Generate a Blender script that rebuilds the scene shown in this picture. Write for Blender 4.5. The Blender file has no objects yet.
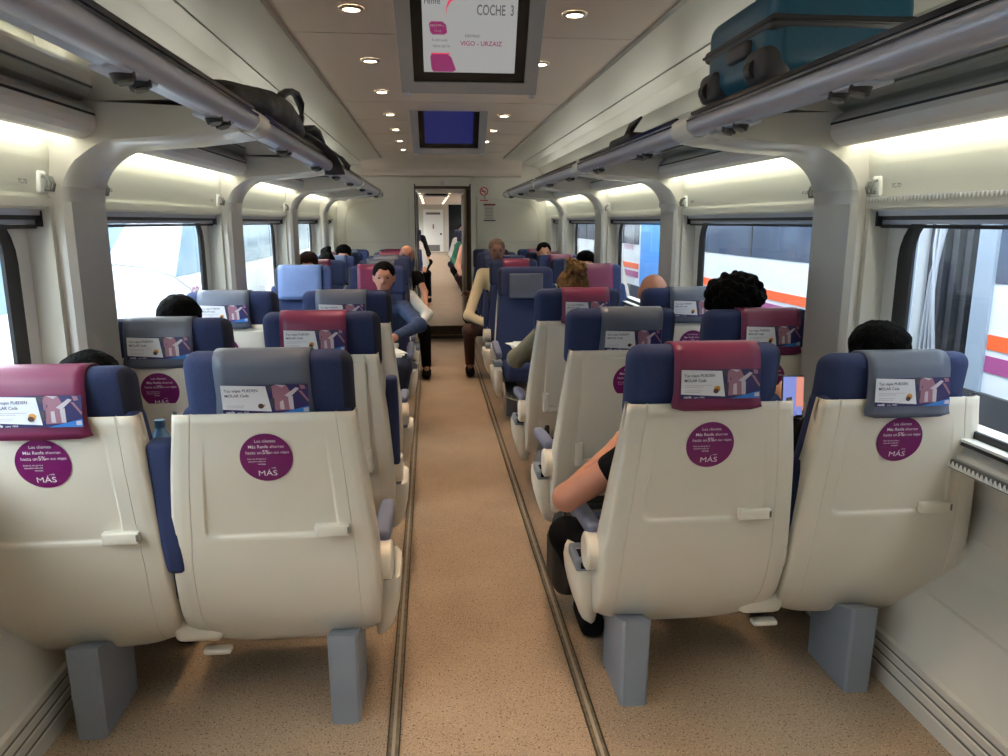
import bpy, bmesh, math, random
import numpy as np
from mathutils import Vector, Matrix
random.seed(7)
PI = math.pi
COL = bpy.context.scene.collection
# ------------------------------------------------------------------ materials
def srgb(r, g, b):
    f = lambda c: ((c/255.)/12.92 if c/255. <= .04045 else ((c/255.+.055)/1.055)**2.4)
    return (f(r), f(g), f(b))
def mat(name, col, rough=.5, metal=0., emit=None, es=0., noise=None, spec=None, bump=None, coat=0.):
    m = bpy.data.materials.new(name); m.use_nodes = True
    nt = m.node_tree; b = nt.nodes['Principled BSDF']
    b.inputs['Base Color'].default_value = (*col, 1); b.inputs['Roughness'].default_value = rough
    b.inputs['Metallic'].default_value = metal
    if spec is not None: b.inputs['Specular IOR Level'].default_value = spec
    if coat: b.inputs['Coat Weight'].default_value = coat
    if emit: b.inputs['Emission Color'].default_value = (*emit, 1); b.inputs['Emission Strength'].default_value = es
    tc = nt.nodes.new('ShaderNodeTexCoord')
    if noise:
        scale, amt = noise[:2]
        n = nt.nodes.new('ShaderNodeTexNoise'); n.inputs['Scale'].default_value = scale; n.inputs['Detail'].default_value = 4
        nt.links.new(tc.outputs['Object'], n.inputs['Vector'])
        r = nt.nodes.new('ShaderNodeValToRGB')
        r.color_ramp.elements[0].position = .3; r.color_ramp.elements[1].position = .7
        r.color_ramp.elements[0].color = (*[c*(1-amt) for c in col], 1); r.color_ramp.elements[1].color = (*[min(1, c*(1+amt)) for c in col], 1)
        nt.links.new(n.outputs['Fac'], r.inputs['Fac']); nt.links.new(r.outputs['Color'], b.inputs['Base Color'])
    if bump:
        scale, st = bump
        n = nt.nodes.new('ShaderNodeTexNoise'); n.inputs['Scale'].default_value = scale; n.inputs['Detail'].default_value = 3
        nt.links.new(tc.outputs['Object'], n.inputs['Vector'])
        bp = nt.nodes.new('ShaderNodeBump'); bp.inputs['Strength'].default_value = st; bp.inputs['Distance'].default_value = .01
        nt.links.new(n.outputs['Fac'], bp.inputs['Height']); nt.links.new(bp.outputs['Normal'], b.inputs['Normal'])
    return m
def floor_mat():
    m = bpy.data.materials.new('speckled_linoleum'); m.use_nodes = True
    nt = m.node_tree; b = nt.nodes['Principled BSDF']; b.inputs['Roughness'].default_value = .38
    tc = nt.nodes.new('ShaderNodeTexCoord')
    n1 = nt.nodes.new('ShaderNodeTexNoise'); n1.inputs['Scale'].default_value = 3; n1.inputs['Detail'].default_value = 6
    n2 = nt.nodes.new('ShaderNodeTexNoise'); n2.inputs['Scale'].default_value = 125; n2.inputs['Detail'].default_value = 2
    n3 = nt.nodes.new('ShaderNodeTexNoise'); n3.inputs['Scale'].default_value = 190; n3.inputs['Detail'].default_value = 1
    for n in (n1, n2, n3): nt.links.new(tc.outputs['Object'], n.inputs['Vector'])
    base = nt.nodes.new('ShaderNodeValToRGB')
    base.color_ramp.elements[0].position = .3; base.color_ramp.elements[0].color = (*srgb(144, 126, 106), 1)
    base.color_ramp.elements[1].position = .7; base.color_ramp.elements[1].color = (*srgb(162, 142, 120), 1)
    nt.links.new(n1.outputs['Fac'], base.inputs['Fac'])
    def spk(prev, noise, lo, hi, col):
        r = nt.nodes.new('ShaderNodeValToRGB')
        r.color_ramp.elements[0].position = lo; r.color_ramp.elements[0].color = (0, 0, 0, 1)
        r.color_ramp.elements[1].position = hi; r.color_ramp.elements[1].color = (1, 1, 1, 1)
        nt.links.new(noise.outputs['Fac'], r.inputs['Fac'])
        mx = nt.nodes.new('ShaderNodeMixRGB'); mx.inputs['Color2'].default_value = (*col, 1)
        nt.links.new(r.outputs['Color'], mx.inputs['Fac']); nt.links.new(prev, mx.inputs['Color1'])
        return mx.outputs['Color']
    c = spk(base.outputs['Color'], n2, .60, .65, srgb(80, 62, 52))
    c = spk(c, n3, .60, .68, srgb(196, 176, 150))
    nt.links.new(c, b.inputs['Base Color'])
    return m
def glass_mat(name, tint=(1, 1, 1), refl=.06):
    m = bpy.data.materials.new(name); m.use_nodes = True
    nt = m.node_tree; nt.nodes.clear()
    o = nt.nodes.new('ShaderNodeOutputMaterial'); t = nt.nodes.new('ShaderNodeBsdfTransparent'); g = nt.nodes.new('ShaderNodeBsdfGlossy')
    t.inputs['Color'].default_value = (*tint, 1); g.inputs['Roughness'].default_value = .02
    mx = nt.nodes.new('ShaderNodeMixShader'); lw = nt.nodes.new('ShaderNodeFresnel'); lw.inputs['IOR'].default_value = 1.3
    nt.links.new(lw.outputs[0], mx.inputs[0]); nt.links.new(t.outputs[0], mx.inputs[1]); nt.links.new(g.outputs[0], mx.inputs[2]); nt.links.new(mx.outputs[0], o.inputs[0])
    return m
def hair_mat(name, c1, c2, scale=60):
    return mat(name, c1, .7, spec=.05, noise=(scale, .5), bump=(scale*2, .9))
M = dict(
 wall=mat('cream_wall_panel', srgb(205, 202, 190), .38),
 lowwall=mat('grey_cream_lower_panel', srgb(206, 202, 194), .45),
 upwall=mat('ivory_upper_panel', srgb(214, 213, 198), .35),
 pillar=mat('satin_taupe_pillar', srgb(196, 192, 184), .3, .15),
 bracket=mat('cream_bracket_gloss', srgb(222, 222, 214), .22),
 ceil=mat('warm_ceiling_panel', srgb(200, 188, 176), .5),
 slant=mat('grey_green_ceiling_side', srgb(166, 164, 152), .35),
 duct=mat('satin_cove_housing', srgb(216, 212, 206), .3),
 ducttop=mat('grey_cove_top', srgb(176, 176, 172), .35),
 black=mat('black_rubber', (.012, .012, .014), .5),
 blackgloss=mat('black_gloss', (.01, .01, .012), .15),
 rail=mat('brushed_silver_rail', srgb(174, 178, 192), .28, .3),
 mirror=mat('mirrored_shelf_glass', srgb(214, 216, 206), .05, .92),
 white=mat('white_plastic', srgb(240, 240, 236), .4),
 grille=mat('grey_grille', srgb(110, 110, 105), .5),
 floor=floor_mat(),
 strip=mat('worn_metal_track', srgb(138, 128, 106), .35, .6, noise=(30, .35)),
 stripdark=mat('dark_track_groove', srgb(60, 54, 46), .6),
 shell=mat('ivory_seat_shell', srgb(220, 214, 200), .34, noise=(2.5, .03)),
 shell_shade=mat('shaded_shell_underside', srgb(160, 150, 135), .5),  # shell colour darkened to stand for the shade underneath
 ped=mat('blue_grey_pedestal', srgb(128, 136, 148), .45),
 navy=mat('navy_seat_fabric', srgb(38, 52, 94), .8, noise=(140, .12), bump=(400, .15)),
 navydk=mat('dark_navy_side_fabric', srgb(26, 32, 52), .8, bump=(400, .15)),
 blueleather=mat('pale_blue_head_cover', srgb(90, 112, 158), .5, noise=(8, .12)),
 magenta=mat('magenta_headrest_leather', srgb(116, 34, 76), .42, noise=(9, .08)),
 grey=mat('slate_headrest_leather', srgb(92, 100, 118), .42, noise=(9, .06)),
 armgrey=mat('lavender_grey_armrest', srgb(112, 118, 142), .5),
 sticker=mat('purple_sticker', srgb(116, 24, 96), .3),
 textw=mat('white_print', srgb(238, 232, 236), .5),
 textd=mat('dark_print', srgb(60, 58, 74), .5),
 cardw=mat('advert_white', srgb(218, 220, 226), .35),
 cardn=mat('advert_navy', srgb(38, 34, 92), .35),
 cardb=mat('advert_blue', srgb(48, 120, 200), .35),
 cardp=mat('advert_pinkish', srgb(150, 104, 122), .4),
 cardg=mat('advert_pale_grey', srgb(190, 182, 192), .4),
 cardo=mat('advert_orange', srgb(206, 140, 52), .4),
 cardbr=mat('advert_brown', srgb(72, 44, 34), .4),
 tv=mat('grey_monitor_bezel', srgb(150, 150, 154), .4, .1),
 scrw=mat('screen_white', srgb(60, 60, 60), .2, emit=srgb(172, 172, 170), es=.27),
 scrt=mat('screen_text', srgb(20, 20, 20), .2, emit=srgb(90, 88, 88), es=.35),
 scrm=mat('screen_magenta', srgb(50, 10, 30), .2, emit=srgb(140, 50, 100), es=.30),
 scrr=mat('screen_red', srgb(50, 10, 30), .2, emit=srgb(200, 56, 84), es=.45),
 scrb=mat('screen_blue', srgb(8, 10, 30), .2, emit=srgb(26, 34, 90), es=.30),
 lamp=mat('downlight_lens', (1, .9, .75), .3, emit=(1, .78, .55), es=14),
 lampring=mat('downlight_ring', srgb(190, 180, 165), .3, .5),
 tube=mat('cove_tube', (1, 1, .9), .3, emit=(1., 1., .86), es=7.0),
 upfill=mat('added_uplight', (1, 1, .95), .3, emit=(1., .96, .88), es=3.2),  # glow of the added ceiling fill tubes
 brown=mat('dark_brown_doorframe', srgb(64, 48, 40), .5),
 tan=mat('tan_gangway_lining', srgb(150, 132, 104), .5),
 riser=mat('dark_step_riser', srgb(62, 54, 50), .5),
 glass=glass_mat('window_glass', (.9, .95, .96)),
 teal=mat('teal_suitcase_shell', srgb(6, 76, 102), .4, bump=(60, .1)),
 zip=mat('charcoal_suitcase_trim', srgb(52, 52, 56), .5),
 bag=mat('black_nylon', (.012, .012, .013), .6, bump=(60, .3)),
 skin=mat('skin_light', srgb(206, 150, 126), .5, noise=(12, .06)),
 skinp=mat('skin_tanned', srgb(186, 130, 108), .5, noise=(12, .06)),
 skind=mat('skin_brown', srgb(132, 92, 74), .5, noise=(12, .06)),
 lips=mat('lips', srgb(160, 84, 78), .5), eye=mat('eye', (.02, .015, .01), .2),
 hairb=hair_mat('black_hair', (.004, .0035, .0035), 0), hairbr=hair_mat('dark_brown_hair', srgb(54, 36, 34), 0),
 hairbl=hair_mat('braided_blonde_hair', srgb(104, 82, 56), 0, 45), hairg=hair_mat('grey_brown_hair', srgb(96, 84, 78), 0),
 cblack=mat('black_cloth', (.006, .006, .007), .9, spec=.1, bump=(40, .5)), cdenim=mat('denim', srgb(42, 62, 98), .85, noise=(25, .25), bump=(18, 1.)),
 cnavy=mat('navy_cloth', srgb(30, 38, 60), .85, bump=(30, .5)), colive=mat('olive_grey_knit', srgb(128, 124, 104), .9, bump=(40, .6)),
 cwhite=mat('white_jacket', srgb(206, 210, 212), .8, bump=(30, .6)), ccream=mat('cream_shirt', srgb(196, 180, 148), .85, bump=(30, .5)),
 cbrown=mat('dark_brown_trousers', srgb(66, 40, 34), .85, bump=(30, .4)), cred=mat('red_cloth', srgb(170, 40, 36), .8),
 cgreen=mat('green_cloth', srgb(40, 120, 96), .8), cpeach=mat('peach_cloth', srgb(214, 164, 140), .8),
 paper=mat('white_paper', srgb(232, 230, 226), .7), table=mat('pale_table_top', srgb(206, 198, 186), .4),
 tablegrey=mat('grey_table_leg', srgb(128, 130, 138), .4, .3),
 trainw=mat('white_train_paint', srgb(232, 236, 240), .3), trainr=mat('pale_train_paint', srgb(214, 220, 226), .3), trainband=mat('train_window_band', srgb(72, 84, 104), .12, noise=(1.3, .25)),
 trainbandl=mat('pale_train_glass', srgb(132, 158, 178), .12, noise=(1., .2)),
 orange=mat('orange_stripe', srgb(236, 96, 44), .4), purple=mat('purple_stripe', srgb(158, 72, 128), .4),
 tgrey=mat('train_pale_grey', srgb(140, 154, 170), .3), tblue=mat('bright_blue_door', srgb(70, 150, 232), .3),
 underf=mat('dark_underframe', srgb(52, 54, 60), .7), cable=mat('pale_cable', srgb(170, 176, 186), .4),
 ground=mat('track_ballast', srgb(110, 106, 100), .95, noise=(12, .4)), blocker=mat('grey_blocker', srgb(140, 140, 138), .8),
 darkglass=mat('dark_glass_panel', (.008, .012, .012), .1), bottle=mat('blue_bottle_plastic', srgb(88, 132, 178), .2),
 bottlecap=mat('pale_green_label', srgb(168, 180, 110), .5), mesh=mat('dark_mesh_net', srgb(40, 38, 36), .9, bump=(300, .8)),
 phone=mat('phone_body', (.02, .02, .025), .3), pscr=mat('phone_screen', srgb(60, 70, 120), .2, emit=srgb(134, 146, 214), es=.35),
 pscr2=mat('phone_screen_orange', srgb(120, 70, 60), .2, emit=srgb(226, 150, 130), es=.35),
 red=mat('sign_red', srgb(190, 40, 60), .5), lightsign=mat('sign_panel', srgb(206, 202, 194), .5), maroon=mat('sign_maroon', srgb(110, 36, 48), .5),
)
# ------------------------------------------------------------------ helpers
def link(o, parent=None):
    COL.objects.link(o)
    if parent is not None: o.parent = parent
    return o
class MB:
    def __init__(self): self.v = []; self.f = []; self.m = []; self.s = []
    def add(self, vs, fs, mi=0, smooth=False):
        b = len(self.v); self.v += [tuple(map(float, p)) for p in vs]
        for f in fs: self.f.append(tuple(b+i for i in f)); self.m.append(mi); self.s.append(smooth)
        return self
    def box(self, c, s, mi=0, rot=None):
        vs = [Vector((x*s[0]/2, y*s[1]/2, z*s[2]/2)) for x in (-1, 1) for y in (-1, 1) for z in (-1, 1)]
        if rot is not None: vs = [rot @ v for v in vs]
        vs = [v+Vector(c) for v in vs]
        return self.add(vs, [(0, 1, 3, 2), (4, 6, 7, 5), (0, 4, 5, 1), (2, 3, 7, 6), (0, 2, 6, 4), (1, 5, 7, 3)], mi)
    def rbox(self, c, s, r=.01, mi=0, seg=2, rot=None, fn=None, sub=0):
        ax = []
        for h in (s[0]/2, s[1]/2, s[2]/2):
            rr = min(r, h*.999); inner = h-rr
            a = [-h+rr*(1-math.sin(PI/2*(1-i/seg))) if i else -h for i in range(seg+1)]
            a = [-(inner+rr*math.sin(PI/2*(1-i/seg))) for i in range(seg+1)]
            mid = []
            if sub: mid = [-inner+2*inner*(i+1)/(sub+1) for i in range(sub)]
            ax.append(a+mid+[-q for q in reversed(a)])
        idx = {}; vs = []; fs = []
        H = (s[0]/2, s[1]/2, s[2]/2); r0 = min(r, min(H)*.999)
        def vert(i, j, k):
            if (i, j, k) in idx: return idx[(i, j, k)]
            p = Vector((ax[0][i], ax[1][j], ax[2][k]))
            q = Vector([max(-(H[n]-r0), min(H[n]-r0, p[n])) for n in range(3)])
            d = p-q
            if d.length > 1e-9: p = q+d*(r0/d.length)
            if fn: p = Vector(fn(p))
            if rot is not None: p = rot @ p
            idx[(i, j, k)] = len(vs); vs.append(p+Vector(c)); return idx[(i, j, k)]
        n = [len(a)-1 for a in ax]
        for j in range(n[1]):
            for k in range(n[2]):
                fs.append((vert(0, j, k), vert(0, j, k+1), vert(0, j+1, k+1), vert(0, j+1, k)))
                fs.append((vert(n[0], j, k), vert(n[0], j+1, k), vert(n[0], j+1, k+1), vert(n[0], j, k+1)))
        for i in range(n[0]):
            for k in range(n[2]):
                fs.append((vert(i, 0, k), vert(i+1, 0, k), vert(i+1, 0, k+1), vert(i, 0, k+1)))
                fs.append((vert(i, n[1], k), vert(i, n[1], k+1), vert(i+1, n[1], k+1), vert(i+1, n[1], k)))
        for i in range(n[0]):
            for j in range(n[1]):
                fs.append((vert(i, j, 0), vert(i, j+1, 0), vert(i+1, j+1, 0), vert(i+1, j, 0)))
                fs.append((vert(i, j, n[2]), vert(i+1, j, n[2]), vert(i+1, j+1, n[2]), vert(i, j+1, n[2])))
        return self.add(vs, fs, mi, True)
    def cyl(self, p0, p1, r0, r1=None, seg=16, mi=0, caps=True):
        r1 = r0 if r1 is None else r1
        p0 = Vector(p0); p1 = Vector(p1); d = (p1-p0).normalized()
        a = d.orthogonal().normalized(); b = d.cross(a)
        vs = []
        for p, r in ((p0, r0), (p1, r1)):
            for i in range(seg):
                t = 2*PI*i/seg; vs.append(p+a*(r*math.cos(t))+b*(r*math.sin(t)))
        self.add(vs, [(i, (i+1) % seg, seg+(i+1) % seg, seg+i) for i in range(seg)], mi, True)
        if caps:
            self.add(vs[:seg], [tuple(reversed(range(seg)))], mi); self.add(vs[seg:], [tuple(range(seg))], mi)
        return self
    def tube(self, pts, r, seg=8, mi=0):
        pts = [Vector(p) for p in pts]; rings = []
        ref = None
        for i, p in enumerate(pts):
            d = (pts[min(i+1, len(pts)-1)]-pts[max(i-1, 0)]).normalized()
            a = d.orthogonal().normalized() if ref is None else (ref-d*ref.dot(d)).normalized()
            ref = a; b = d.cross(a)
            rr = r[i] if isinstance(r, (list, tuple)) else r
            rings.append([p+a*(rr*math.cos(2*PI*k/seg))+b*(rr*math.sin(2*PI*k/seg)) for k in range(seg)])
        vs = [v for g in rings for v in g]
        fs = [(i*seg+k, i*seg+(k+1) % seg, (i+1)*seg+(k+1) % seg, (i+1)*seg+k) for i in range(len(pts)-1) for k in range(seg)]
        self.add(vs, fs, mi, True)
        self.add(rings[0], [tuple(reversed(range(seg)))], mi); self.add(rings[-1], [tuple(range(seg))], mi)
        return self
    def prism(self, prof, y0, y1, mi=0, smooth=False, axis='y'):
        n = len(prof)
        if axis == 'y': vs = [(a, y0, b) for a, b in prof]+[(a, y1, b) for a, b in prof]
        elif axis == 'x': vs = [(y0, a, b) for a, b in prof]+[(y1, a, b) for a, b in prof]
        else: vs = [(a, b, y0) for a, b in prof]+[(a, b, y1) for a, b in prof]
        self.add(vs, [(i, (i+1) % n, n+(i+1) % n, n+i) for i in range(n)], mi, smooth)
        self.add(vs[:n], [tuple(reversed(range(n)))], mi); self.add(vs[n:], [tuple(range(n))], mi)
        return self
    def sheet(self, line, y0, y1, mi=0, th=.02, side=1):
        # open profile in xz extruded along y, given thickness away from the cabin
        P = [Vector((a, b)) for a, b in line]; Q = []
        for i, p in enumerate(P):
            d = (P[min(i+1, len(P)-1)]-P[max(i-1, 0)]).normalized()
            Q.append(p+Vector((d.y, -d.x))*th*side)
        return self.prism([tuple(p) for p in P]+[tuple(q) for q in reversed(Q)], y0, y1, mi)
    def mesh(self, name, mats, recalc=True):
        me = bpy.data.meshes.new(name); me.from_pydata(self.v, [], self.f)
        for m in mats: me.materials.append(m)
        me.polygons.foreach_set('material_index', self.m); me.polygons.foreach_set('use_smooth', self.s)
        if recalc:
            bm = bmesh.new(); bm.from_mesh(me); bmesh.ops.recalc_face_normals(bm, faces=bm.faces); bm.to_mesh(me); bm.free()
        me.update(); return me
    def obj(self, name, mats, parent=None, loc=None, recalc=True):
        if not isinstance(mats, (list, tuple)): mats = [mats]
        o = bpy.data.objects.new(name, self.mesh(name, mats, recalc)); link(o, parent)
        if loc: o.location = loc
        return o
def inst(name, me, parent=None, loc=(0, 0, 0), rot=(0, 0, 0)):
    o = bpy.data.objects.new(name, me); link(o, parent); o.location = loc; o.rotation_euler = rot; return o
def tag(o, label=None, cat=None, group=None, kind=None):
    if label: o['label'] = label
    if cat: o['category'] = cat
    if group: o['group'] = group
    if kind: o['kind'] = kind
    return o
def struct(o, label=None):
    o['kind'] = 'structure'
    if label: o['label'] = label; o['category'] = 'setting'
    return o
def empty(name, loc, rz=0):
    o = bpy.data.objects.new(name, None); link(o); o.location = loc; o.rotation_euler = (0, 0, rz); return o
_tx = {}
def text_geo(s, size=1., bold=0., spacing=1.0, align='CENTER', shear=0):
    key = (s, bold, spacing, align, shear)
    if key not in _tx:
        c = bpy.data.curves.new('txt', 'FONT'); c.body = s; c.size = 1; c.align_x = align; c.align_y = 'CENTER'; c.offset = bold; c.space_character = spacing; c.shear = shear
        c.resolution_u = 3
        o = bpy.data.objects.new('txt', c); COL.objects.link(o)
        bpy.context.view_layer.update()
        dg = bpy.context.evaluated_depsgraph_get(); e = o.evaluated_get(dg); me = e.to_mesh()
        vs = [tuple(v.co) for v in me.vertices]; fs = [tuple(p.vertices) for p in me.polygons]
        e.to_mesh_clear(); bpy.data.objects.remove(o); bpy.data.curves.remove(c)
        _tx[key] = (vs, fs)
    vs, fs = _tx[key]
    return [(v[0]*size, v[1]*size) for v in vs], fs
# ---- implicit surfaces (smooth union of capsules and ellipsoids -> one continuous mesh)
def sdf_mesh(prims, h=.01, k=.02):
    lo = np.array([1e9]*3); hi = -lo
    for p in prims:
        pts = np.array([p[1], p[2]]) if p[0] == 'c' else np.array([p[1]])
        r = max(p[3], p[4]) if p[0] == 'c' else max(p[2])
        lo = np.minimum(lo, pts.min(0)-r); hi = np.maximum(hi, pts.max(0)+r)
    lo -= 3*h; hi += 3*h
    n = np.ceil((hi-lo)/h).astype(int)+1
    F = np.full(n, .3, dtype=np.float32)
    for p in prims:
        pts = np.array([p[1], p[2]]) if p[0] == 'c' else np.array([p[1]])
        r = max(p[3], p[4]) if p[0] == 'c' else max(p[2])
        a = np.maximum(((pts.min(0)-r-k-2*h-lo)/h).astype(int), 0); b = np.minimum(((pts.max(0)+r+k+2*h-lo)/h).astype(int)+2, n)
        X = (lo[0]+h*np.arange(a[0], b[0]))[:, None, None]; Y = (lo[1]+h*np.arange(a[1], b[1]))[None, :, None]; Z = (lo[2]+h*np.arange(a[2], b[2]))[None, None, :]
        if p[0] == 'c':
            A = np.array(p[1], float); D = np.array(p[2], float)-A; L2 = max(D@D, 1e-9)
            t = np.clip(((X-A[0])*D[0]+(Y-A[1])*D[1]+(Z-A[2])*D[2])/L2, 0, 1)
            d = np.sqrt((X-A[0]-t*D[0])**2+(Y-A[1]-t*D[1])**2+(Z-A[2]-t*D[2])**2)-(p[3]+(p[4]-p[3])*t)
        else:
            c = p[1]; R = p[2]
            q = np.sqrt(((X-c[0])/R[0])**2+((Y-c[1])/R[1])**2+((Z-c[2])/R[2])**2)
            d = (q-1)*min(R)
            if len(p) > 3:   # displacement
                amp, fr = p[3]
                d = d+amp*(np.sin(X*fr+1.3)*np.sin(Y*fr+.7)*np.sin(Z*fr)+.6*np.sin(X*fr*2.3)*np.sin(Y*fr*2.1+2)*np.sin(Z*fr*1.9+1))
        S = F[a[0]:b[0], a[1]:b[1], a[2]:b[2]]
        hh = np.clip(.5+.5*(d-S)/k, 0, 1)
        F[a[0]:b[0], a[1]:b[1], a[2]:b[2]] = d*(1-hh)+S*hh-k*hh*(1-hh)
    # surface nets
    ins = F < 0
    nx, ny, nz = F.shape
    cs = (nx-1, ny-1, nz-1)
    corner = [(i, j, k2) for i in (0, 1) for j in (0, 1) for k2 in (0, 1)]
    cnt = np.zeros(cs, np.int8)
    for i, j, k2 in corner: cnt += ins[i:nx-1+i, j:ny-1+j, k2:nz-1+k2]
    act = (cnt > 0) & (cnt < 8)
    ci = np.argwhere(act); vid = -np.ones(cs, np.int64); vid[act] = np.arange(len(ci))
    acc = np.zeros((len(ci), 3)); w = np.zeros(len(ci))
    for ai in range(8):
        for bi in range(ai+1, 8):
            A = corner[ai]; B = corner[bi]
            if sum(abs(A[t]-B[t]) for t in range(3)) != 1: continue
            fa = F[ci[:, 0]+A[0], ci[:, 1]+A[1], ci[:, 2]+A[2]]; fb = F[ci[:, 0]+B[0], ci[:, 1]+B[1], ci[:, 2]+B[2]]
            cr = (fa < 0) != (fb < 0)
            t = np.where(cr, fa/np.where(cr, fa-fb, 1), 0)
            pt = np.array(A)[None, :]+t[:, None]*(np.array(B)-np.array(A))[None, :]
            acc += pt*cr[:, None]; w += cr
    V = lo+h*(ci+acc/w[:, None])
    faces = []
    for ax in range(3):
        sl0 = [slice(None)]*3; sl1 = [slice(None)]*3; sl0[ax] = slice(0, -1); sl1[ax] = slice(1, None)
        e = np.argwhere(ins[tuple(sl0)] != ins[tuple(sl1)])
        sgn = ins[tuple(sl0)][tuple(e.T)]
        b, c = (ax+1) % 3, (ax+2) % 3
        ok = (e[:, b] > 0) & (e[:, c] > 0); e = e[ok]; sgn = sgn[ok]
        q = []
        for db, dc in ((0, 0), (-1, 0), (-1, -1), (0, -1)):
            x = e.copy(); x[:, b] += db; x[:, c] += dc; q.append(vid[x[:, 0], x[:, 1], x[:, 2]])
        q = np.stack(q, 1); q[~sgn] = q[~sgn][:, ::-1]
        faces.append(q)
    return V, np.concatenate(faces)
def sdf_obj(name, prims, m, parent=None, h=.01, k=.02):
    V, Fc = sdf_mesh(prims, h, k)
    me = bpy.data.meshes.new(name); me.from_pydata(V.tolist(), [], Fc.tolist()); me.materials.append(m)
    me.polygons.foreach_set('use_smooth', [True]*len(me.polygons)); me.update()
    o = bpy.data.objects.new(name, me); link(o, parent); return o
ORD = ['zeroth', 'first', 'second', 'third', 'fourth', 'fifth', 'sixth']
SIDE = {-1: 'left', 1: 'right'}
Y0R, Y1R = -2.6, 10.45       # the room's ends
# windows: near and far ends along the car
WIN = [(.95-2.05, 2.65-2.05), (.95, 2.65), (3.0, 4.7), (5.05, 6.75), (7.1, 8.8), (9.15, 9.97)]
PIL = [.77-2.05, .77, 2.82, 4.87, 6.92, 8.97]
ZB, ZT = .93, 1.64            # window opening
# ------------------------------------------------------------------ floor
b = MB(); b.box((0, (Y0R+Y1R)/2, -.03), (2.9, Y1R-Y0R, .06)); struct(b.obj('floor', M['floor']), 'speckled tan linoleum floor of the coach')
n = 0
for s in (-1, 1):
    n += 1
    b = MB(); L = Y1R-Y0R; yc = (Y0R+Y1R)/2
    b.box((s*.32, yc, .0015), (.030, L, .003), 0); b.box((s*.32, yc, .0035), (.010, L, .003), 1)
    b.box((s*.302, yc, .003), (.004, L, .006), 2); b.box((s*.338, yc, .003), (.004, L, .006), 2)
    o = b.obj('seat_track', [M['strip'], M['lampring'], M['stripdark']]); tag(o, f'worn metal track set in the floor along the {SIDE[s]} side of the aisle', 'floor track', 'metal tracks beside the aisle')
# ------------------------------------------------------------------ walls
for s in (-1, 1):
    side = SIDE[s]
    b = MB()
    low = [(s*1.405, 0), (s*1.41, .17), (s*1.495, .352), (s*1.505, .358), (s*1.498, .364), (s*1.585, .46), (s*1.62, .56), (s*1.62, .70), (s*1.57, .80), (s*1.455, .862), (s*1.455, .875)]
    b.sheet(low, Y0R, Y1R, 0, .03, s)
    b.prism([(s*1.455, .875), (s*1.50, ZB), (s*1.66, ZB), (s*1.66, .80), (s*1.60, .80)], Y0R, Y1R, 0)
    up = [(s*1.42, ZT), (s*1.42, 1.69), (s*1.405, 1.80), (s*1.40, 1.90), (s*1.40, 2.05)]
    b.sheet(up, Y0R, Y1R, 1, .08, s)
    # piers between the windows
    ends = [(Y0R, WIN[0][0])]+[(WIN[i][1], WIN[i+1][0]) for i in range(len(WIN)-1)]+[(WIN[-1][1], Y1R)]
    for y0, y1 in ends:
        b.prism([(s*1.42, .86), (s*1.42, ZT), (s*1.53, ZT), (s*1.53, .86)], y0, y1, 2)
    o = struct(b.obj('wall_'+side, [M['lowwall'], M['upwall'], M['wall']]), f'cream panelled {side} side wall of the coach')
    # skirting with three grooves
    b = MB()
    pts = [(s*1.385, .0), (s*1.385, .055), (s*1.393, .062), (s*1.388, .069), (s*1.388, .095), (s*1.397, .101), (s*1.392, .107), (s*1.392, .130), (s*1.401, .136), (s*1.396, .142), (s*1.396, .165), (s*1.41, .172)]
    b.sheet(pts, Y0R, Y1R, 0, .01, s)
    for z, x in ((.062, 1.3905), (.101, 1.3945), (.136, 1.3985)):
        b.box((s*x, (Y0R+Y1R)/2, z), (.004, Y1R-Y0R, .007), 1)
    struct(b.obj('baseboard_'+side, [M['lowwall'], M['grille']]), f'ribbed cream heater skirting along the {side} wall')
# pillars with the arm that carries the rack
prof = []
for i in range(13):
    t = PI/2*i/12
    prof.append((1.36-.19*(1-math.cos(t)), 1.665+.19*math.sin(t)))
prof_in = prof+[(1.0, 1.868), (.86, 1.885), (.80, 1.895)]
for s in (-1, 1):
    for i, y in enumerate(PIL):
        if y < -1: continue
        b = MB()
        outer = [(1.36, .0)]+prof_in+[(.79, 1.965), (1.25, 1.982), (1.41, 1.982), (1.43, 1.8), (1.66, .86), (1.66, .0)]
        # shaft with chamfered shoulders, then the arm
        P = [(s*a, z) for a, z in outer]
        n = len(P)
        vs = []
        for yy, inset in ((y-.155, .035), (y-.135, .0), (y+.135, .0), (y+.155, .035)):
            for j, (a, z) in enumerate(P):
                aa = a
                if inset and j < 17:
                    if j <= 7: aa = a+s*inset*.6
                    else: z = z+.012
                vs.append((aa, yy, z))
        fs = []
        for r in range(3):
            for j in range(n): fs.append((r*n+j, r*n+(j+1) % n, (r+1)*n+(j+1) % n, (r+1)*n+j))
        b.add(vs, fs, 0); b.add(vs[:n], [tuple(range(n))], 0); b.add(vs[3*n:], [tuple(range(n))], 0)
        for f in range(len(b.f)):
            if max(b.v[q][0]*s for q in b.f[f]) < 1.33 or min(b.v[q][2] for q in b.f[f]) > 1.70: b.m[f] = 1
        for f in range(3*n): b.s[f] = 1 <= f % n <= 14
        o = b.obj('pillar', [M['pillar'], M['bracket']])
        struct(o, f'{ORD[max(i,1)]} taupe pillar on the {SIDE[s]} wall curving into the rack arm')
        if i < 5:
            pass
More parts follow.
